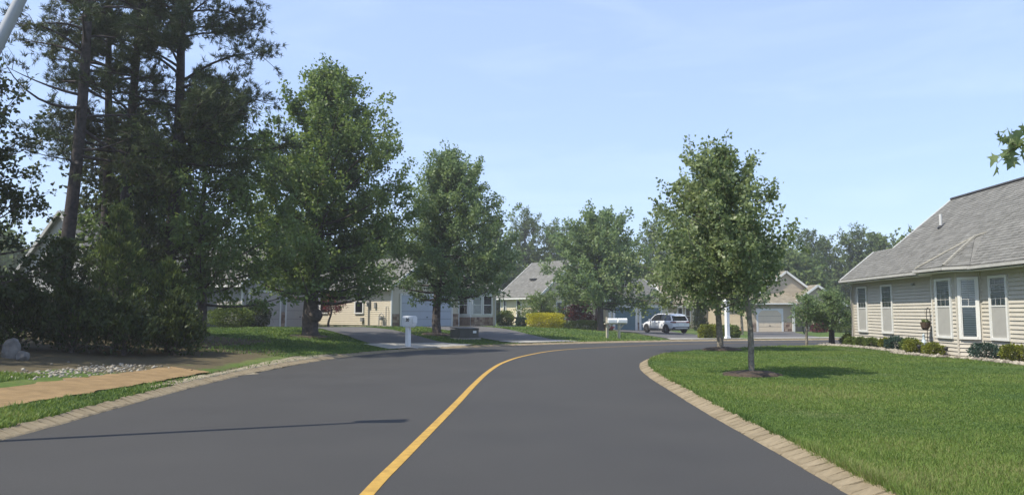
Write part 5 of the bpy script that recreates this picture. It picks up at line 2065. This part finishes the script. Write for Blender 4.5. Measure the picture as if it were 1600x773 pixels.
# understorey at the left edge; first two unseen trees added to shade it
broadleaf('large dark tree added out of view to shade the left grove', 'tree', (-20.6, 18.6), 14.0, 2.0,
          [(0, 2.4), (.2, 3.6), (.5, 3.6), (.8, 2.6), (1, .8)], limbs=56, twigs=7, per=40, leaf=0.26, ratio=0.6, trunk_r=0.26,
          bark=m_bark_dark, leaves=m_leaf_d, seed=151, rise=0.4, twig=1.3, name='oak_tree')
broadleaf('second dark shade tree added out of view beside the road verge', 'tree', (-18.9, 14.6), 10.5, 1.8,
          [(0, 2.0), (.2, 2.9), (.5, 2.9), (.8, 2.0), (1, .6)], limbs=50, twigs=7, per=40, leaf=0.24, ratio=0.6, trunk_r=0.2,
          bark=m_bark_dark, leaves=m_leaf_d, seed=157, rise=0.4, twig=1.1, name='oak_tree')  # unseen, added so its shade falls on the boulders and undergrowth
broadleaf('wild cherry with drooping pale leaves at the edge of the left grove', 'tree', (-11.5, 28.5), 9.3, 1.4,
          [(0, 2.2), (.15, 3.0), (.4, 3.2), (.7, 2.5), (1, .6)], off=(0.3, -0.3), limbs=72, twigs=8, per=38, leaf=0.21, ratio=0.42, trunk_r=0.17,
          bark=m_bark_dark, leaves=m_leaf_a, seed=89, rise=0.2, twig=0.95, droop=0.7, name='cherry_tree')
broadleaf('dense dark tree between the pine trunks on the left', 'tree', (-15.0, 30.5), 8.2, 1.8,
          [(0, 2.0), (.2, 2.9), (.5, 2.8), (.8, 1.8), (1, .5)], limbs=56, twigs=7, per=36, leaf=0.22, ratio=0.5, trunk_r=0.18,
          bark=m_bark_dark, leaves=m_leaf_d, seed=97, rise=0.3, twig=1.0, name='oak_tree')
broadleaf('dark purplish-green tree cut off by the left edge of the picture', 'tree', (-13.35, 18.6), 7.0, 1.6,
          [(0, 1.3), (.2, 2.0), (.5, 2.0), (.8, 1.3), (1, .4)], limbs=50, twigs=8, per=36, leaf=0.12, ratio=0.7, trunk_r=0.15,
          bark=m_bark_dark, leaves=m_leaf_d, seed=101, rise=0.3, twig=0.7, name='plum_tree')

G = 'pines at the left edge'
pine('leftmost tall pine with bare dark trunk and thin lower branches', (-14.45, 24.5), 19, (0.55, 0), 3.4, 5.6, 5, 56, G, 0.235, 32, 15, 0.21, 0.013, 0.4)
pine('slim pine second from the left edge', (-15.3, 28.5), 19, (0.0, 0), 2.9, 6.2, 6, 52, G, 0.20, 42, 15, 0.21, 0.013, 0.7)
pine('leaning pine third from the left edge', (-14.0, 27.0), 19, (1.35, 0), 3.2, 5.0, 7, 60, G, 0.22, 70, 15, 0.21, 0.013, 0.9)
pine('bushy pine spreading farthest right over the grove', (-12.25, 27.0), 18.5, (0.35, 0), 3.7, 6.0, 18, 74, G, 0.25, 80, 15, 0.21, 0.013, 1.0)

conifer_bush('tall pale-tipped cedar in the middle of the left grove', 'shrub', (-11.6, 22.6), 4.7, 1.35, 111, 9000, group='cedars in the left grove')
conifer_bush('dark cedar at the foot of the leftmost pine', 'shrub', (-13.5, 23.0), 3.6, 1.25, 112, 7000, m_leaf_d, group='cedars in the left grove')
conifer_bush('low bushy cedar at the right end of the left grove', 'shrub', (-10.35, 23.2), 3.0, 1.15, 113, 7000, group='cedars in the left grove')
conifer_bush('slim cedar rising behind the tall pale-tipped cedar', 'shrub', (-12.3, 25.4), 6.0, 1.2, 114, 7000, m_leaf_d, group='cedars in the left grove')
for i, (x, y, w, h, lab) in enumerate([(-13.2, 20.6, 0.95, 1.35, 'dark low shrub behind the pale boulders'), (-11.9, 20.9, .9, 1.25, 'dark low shrub second from the boulders'),
                                       (-10.7, 21.3, .95, 1.35, 'dark low shrub in front of the low bushy cedar'), (-9.75, 22.4, .8, 1.25, 'dark low shrub at the right end of the grove'),
                                       (-14.4, 20.9, 1.0, 1.6, 'dark low shrub at the left picture edge')]):
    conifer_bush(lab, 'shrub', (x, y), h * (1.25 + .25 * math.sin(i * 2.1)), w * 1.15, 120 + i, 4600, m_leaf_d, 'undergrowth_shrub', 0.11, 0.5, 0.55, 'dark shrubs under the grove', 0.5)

shrub('light green mounded shrub left of the taupe garage doors', (-15.35, 42.2), 1.25, 1.0, 1.30, 131, 5000, m_shrub, 0.09)
shrub('dark round shrub behind the light green mound', (-14.35, 43.3), 0.75, 0.75, 1.55, 132, 4000, m_leaf_d, 0.08)
shrub('bright yellow clipped hedge in front of the pale yellow house', (2.6, 59.8), 1.45, 0.8, 1.15, 133, 5200, m_leaf_y, 0.10, square=3.2)
shrub('long low green hedge right of the yellow hedge', (5.7, 60.8), 1.7, 0.6, 0.75, 134, 4000, m_shrub, 0.09, square=3.2)
shrub('dark round bush at the sunlit corner of the pale yellow house', (-0.55, 62.4), 0.75, 0.75, 1.25, 135, 3200, m_shrub, 0.09)
shrub('small grey-green bush left of the yellow hedge', (0.75, 61.2), 0.5, 0.5, 0.75, 136, 1800, m_shrub_blue, 0.08)
conifer_bush('narrow dark conifer column in front of the tan house', 'shrub', (18.9, 77.5), 3.6, 0.62, 137, 5000, m_leaf_d, shape=0.25, size=0.18, ratio=0.4)
shrub('pale clipped ornamental hedge beside the white post', (12.55, 48.9), 0.72, 0.45, 0.85, 138, 3000, m_shrub_gold, 0.10, square=5.0)
shrub('leafy green bush right of the white post', (14.1, 50.0), 0.7, 0.6, 0.9, 139, 2400, m_shrub, 0.10)
shrub('low hedge under the tall white windows of the tan house', (17.2, 80.5), 1.3, 0.6, 1.0, 140, 2400, m_shrub_gold, 0.12, square=3.0)
shrub('reddish low bush before the entrance of the house with gables', (28.3, 71.0), 0.8, 0.6, 0.9, 141, 1800, m_leaf_r, 0.12)
shrub('green hedge right of the reddish bush', (30.9, 71.3), 1.6, 0.6, 0.8, 142, 2400, m_shrub, 0.12, square=3.0)
shrub('golden round shrub by the trunk of the small spreading tree', (15.85, 36.2), 0.36, 0.36, 0.5, 143, 1600, m_shrub_gold, 0.06)
shrub('dark green shrub behind the golden one at the house corner', (16.5, 37.6), 0.55, 0.5, 0.75, 144, 1800, m_leaf_d, 0.07)
shrub('low flowering reddish clump left of the mailbox pair', (8.2, 68.3), 0.8, 0.5, 0.45, 145, 1400, m_leaf_r, 0.10)

# ------------------------------------------------------------------ maple just outside the right edge, one bough reaching in
r_ = np.random.default_rng(200)
BT = thing('maple_tree', 'maple bough with large lobed leaves reaching in from the right edge', 'tree', (9.9, 9.4, gz(9.9, 9.4)))
tb = MB()
tb.tube([(0, 0, -.1), (0.02, 0, .6), (0.0, .03, 2.4), (0.05, 0, 4.5), (0, 0, 6.6)], [.17, .13, .11, .07, .01], 9)
lobed = np.array([(0, 0), (.18, .06), (.48, .02), (.30, .20), (.62, .46), (.34, .44), (.22, .52), (.16, .72), (0, 1.0), (-.16, .72), (-.22, .52), (-.34, .44), (-.62, .46), (-.30, .20), (-.48, .02), (-.18, .06)])
lf = MB()


def lobed_leaf(p, d, s):
    d = Vector(d).normalized()
    b_ = d.cross(Vector(r_.normal(0, 1, 3))).normalized()
    n_ = b_.cross(d)
    c_ = Vector(p)
    pts = [c_ + b_ * (u * s) + d * (v * s) + n_ * (s * (0.25 * abs(u) - 0.18 * v * v)) for u, v in lobed]
    t_ = float(np.clip(r_.normal(.5, .22), 0, 1))
    k = len(pts)
    lf.mesh(pts + [c_ + d * (s * .4)], [(i, (i + 1) % k, k) for i in range(k)], t_)


bough = [((0, 0, 2.9), (-3.85, -.25, 3.42))]
for i in range(26):
    az = i * 2.4
    rr = 2.6 * (1 - .6 * i / 26) * r_.uniform(.7, 1)
    if math.cos(az) < -.3:
        rr *= 0.75
    bough.append(((0, 0, 2.7 + i * .13), (math.cos(az) * rr, math.sin(az) * rr, 3.2 + i * .14 + rr * .15)))
for bi, (a, b_) in enumerate(bough):
    a, b_ = np.array(a), np.array(b_)
    c = curve3(a, b_, np.array([0, 0, .12 if bi == 0 else .1]), 7)
    tb.tube(c, np.linspace(.04, .006, 7), 5, False)
    for k in range(22 if bi == 0 else 7):
        f = .5 + .5 * k / 21 if bi == 0 else r_.uniform(.35, 1)
        p = np.array([np.interp(f, np.linspace(0, 1, 7), c[:, q]) for q in range(3)])
        d = unit(unit(b_ - a) * .7 + r_.normal(0, .5, 3) * np.array([1, 1, .5]))
        q = p + d * r_.uniform(.25, .5) * (.75 if bi == 0 else 1)
        tb.tube([p, (p + q) / 2 + np.array([0, 0, .02]), q], [.008, .006, .003], 3, False)
        for _ in range(7):
            e_ = p + (q - p) * r_.uniform(.25, 1.05) + r_.normal(0, .05, 3)
            lobed_leaf(e_, unit(d * .5 + r_.normal(0, .5, 3) + np.array([0, 0, -.75])), r_.uniform(.12, .20))
tb.build('trunk', m_bark_grey, BT, smooth_shade=True)
lf.build('crown', m_leaf_c, BT)

# ------------------------------------------------------------------ woodland behind the houses
F = 'trees of the wood behind the houses'
far = [  # px-free: X, Y, height, radius, seed, kind, label
    (-3.0, 108, 13.0, 4.6, 401, 'b', 'far tree just right of the second maple top'),
    (2.0, 112, 15.5, 4.2, 402, 'p', 'dark far pine rising above the grey roof ridge'),
    (5.8, 110, 13.8, 3.6, 403, 'p', 'far pine in the gap left of the rounded maple'),
    (10.5, 114, 13.5, 4.6, 404, 'b', 'far tree behind the left side of the rounded maple'),
    (15.0, 118, 13.0, 4.8, 405, 'b', 'far tree behind the right side of the rounded maple'),
    (19.8, 108, 13.6, 4.0, 406, 'p', 'dark far pine between the rounded maple and young maples'),
    (24.5, 112, 12.0, 4.4, 407, 'b', 'far tree behind the left of the young maples'),
    (30.0, 110, 11.5, 4.4, 408, 'b', 'far tree hidden behind the middle of the young maples'),
    (36.0, 112, 12.5, 4.4, 409, 'b', 'far tree behind the right of the young maples'),
    (41.5, 108, 12.7, 3.8, 410, 'p', 'far pine just right of the young maple crowns'),
    (46.0, 112, 12.2, 4.0, 411, 'p', 'far pine above the house with gables, middle of three'),
    (48.5, 108, 13.2, 3.4, 412, 'p', 'slender far pine standing highest above the gabled house'),
    (52.5, 110, 12.0, 4.2, 413, 'b', 'far tree left of the right house roof'),
    (49.0, 92, 10.0, 4.2, 414, 'b', 'lighter green tree just left of the right house gutter'),
    (57.0, 112, 11.8, 4.2, 415, 'p', 'far pine peeping over the low end of the right roof'),
    (62.5, 112, 11.8, 4.2, 416, 'b', 'rightmost far tree behind the right house roof'),
    (-9.5, 104, 12.5, 4.8, 417, 'b', 'far tree behind the second maple'),
    (-17, 100, 12.5, 5.0, 418, 'b', 'far tree behind the gap between the two left maples'),
    (-26, 92, 12.0, 5.0, 419, 'b', 'far tree behind the tallest maple'),
    (-36, 88, 10.5, 5.0, 420, 'b', 'far tree seen through the left grove'),
    (-48, 84, 10.5, 5.0, 421, 'b', 'far tree left of the leftmost pine trunk'),
    (-57, 84, 10.0, 5.0, 422, 'b', 'far tree at the very left behind the dark tree'),
    (33.5, 92, 8.0, 3.8, 423, 'b', 'lower tree right behind the gabled house'),
]
for X_, Y_, H_2, R_2, sd, kd, lab in far:
    if kd == 'b':
        broadleaf(lab, 'tree', (X_, Y_), H_2, 1.5, [(0, R_2 * .6), (.25, R_2), (.6, R_2 * .95), (.85, R_2 * .6), (1, R_2 * .2)], limbs=46, twigs=6, per=20, leaf=0.62, ratio=0.6,
                  trunk_r=0.25, bark=m_bark_dark, leaves=m_leaf_far, seed=sd, rise=0.4, twig=1.7, name='woodland_tree', group=F, sides=6, spread=0.2)
    else:
        broadleaf(lab, 'tree', (X_, Y_), H_2, 3.0, [(0, R_2 * .6), (.3, R_2 * .85), (.55, R_2 * .6), (.7, R_2 * .72), (.88, R_2 * .5), (1, R_2 * .15)], limbs=40, twigs=5, per=30, leaf=0.42, ratio=0.4,
                  trunk_r=0.25, bark=m_bark_dark, leaves=m_leaf_far, seed=sd, rise=0.25, twig=1.3, name='woodland_pine', group=F, sides=6, spread=0.16, tint0=-0.12)

# far wall of the wood: one dark mass low behind the single trees
r2 = np.random.default_rng(77)
n_ = 34000
bx_ = r2.uniform(-120, 120, n_)
by_ = r2.uniform(118, 140, n_)
top_ = 10.5 + 1.5 * np.sin(bx_ * .21) + 1.2 * np.sin(bx_ * .53 + 1)
bz_ = r2.uniform(0, 1, n_) ** .7 * top_ - .4
Pw = np.c_[bx_, by_, bz_]
Vw, Fw = leaf_arrays(Pw, unit(r2.normal(0, 1, (n_, 3))), r2.uniform(.9, 1.8, n_), .7, r2)
wd = np_mesh('woodland', Vw, Fw, m_leaf_far, np.clip(r2.normal(.4, .2, n_), 0, 1))
wd['kind'] = 'stuff'
wd['label'] = 'continuous mass of dark woodland closing the view behind the houses'
wd['category'] = 'woodland'

# ------------------------------------------------------------------ small things across the road
hx_, hy_ = 18.9, 63.6
HY = thing('hydrant', 'small orange hydrant by the slim young tree across the road', 'hydrant', (hx_, hy_, gz(hx_, hy_)))
b = MB()
b.lathe([(.13, 0), (.13, .05), (.085, .07), (.085, .42), (.11, .44), (.11, .48), (.08, .56), (.03, .62)], 12)
b.build('barrel', mat('hydrant_orange', (0.55, 0.12, 0.03), 0.5), HY)
b = MB()
b.tube([(-.16, 0, .36), (.16, 0, .36)], .045, 8)
b.tube([(0, -.15, .36), (0, 0, .36)], .055, 8)
b.build('nozzle', mat('hydrant_orange', (0.55, 0.12, 0.03), 0.5), HY)
ox_, oy_ = 24.3, 64.0
OR = thing('garden_ring', 'dark upright ring ornament left of the small spreading tree', 'ornament', (ox_, oy_, gz(ox_, oy_)), 0.6)
b = MB()
b.tube([(.32 * math.cos(2 * PI * k / 20), 0, .58 + .52 * math.sin(2 * PI * k / 20)) for k in range(21)], .06, 6, False)
b.build('ring', m_black, OR)
b = MB()
b.tube([(0, 0, -.05), (0, 0, .1)], .05, 6)
b.build('foot', m_black, OR)
px_, py_ = 0.35, 62.0
BB = thing('bird_bath', 'small dark bird bath left of the yellow hedge', 'bird bath', (px_, py_, gz(px_, py_)))
b = MB()
b.lathe([(.16, 0), (.14, .05), (.06, .1), (.05, .55), (.08, .62)], 10)
b.build('pedestal', m_black, BB)
b = MB()
b.lathe([(.08, .6), (.28, .68), (.30, .74), (.26, .72), (.05, .66)], 14)
b.build('bowl', m_black, BB)

# ------------------------------------------------------------------ summer haze: one closed box of even, thin air round everything
hz = MB()
hz.box(-1700, 1700, -1700, 1700, -3, 26)
hm = bpy.data.materials.new('haze')
hm.use_nodes = True
hm.node_tree.nodes.clear()
ho = hm.node_tree.nodes.new('ShaderNodeOutputMaterial')
hv = hm.node_tree.nodes.new('ShaderNodeVolumePrincipled')
hv.inputs['Color'].default_value = (0.95, 0.96, 0.97, 1)
hv.inputs['Density'].default_value = 0.001
hv.inputs['Anisotropy'].default_value = 0.3
hm.node_tree.links.new(hv.outputs['Volume'], ho.inputs['Volume'])
hb = hz.build('haze', hm)
hb['kind'] = 'stuff'
hb['label'] = 'thin pale summer haze over the whole street'
hb['category'] = 'haze'
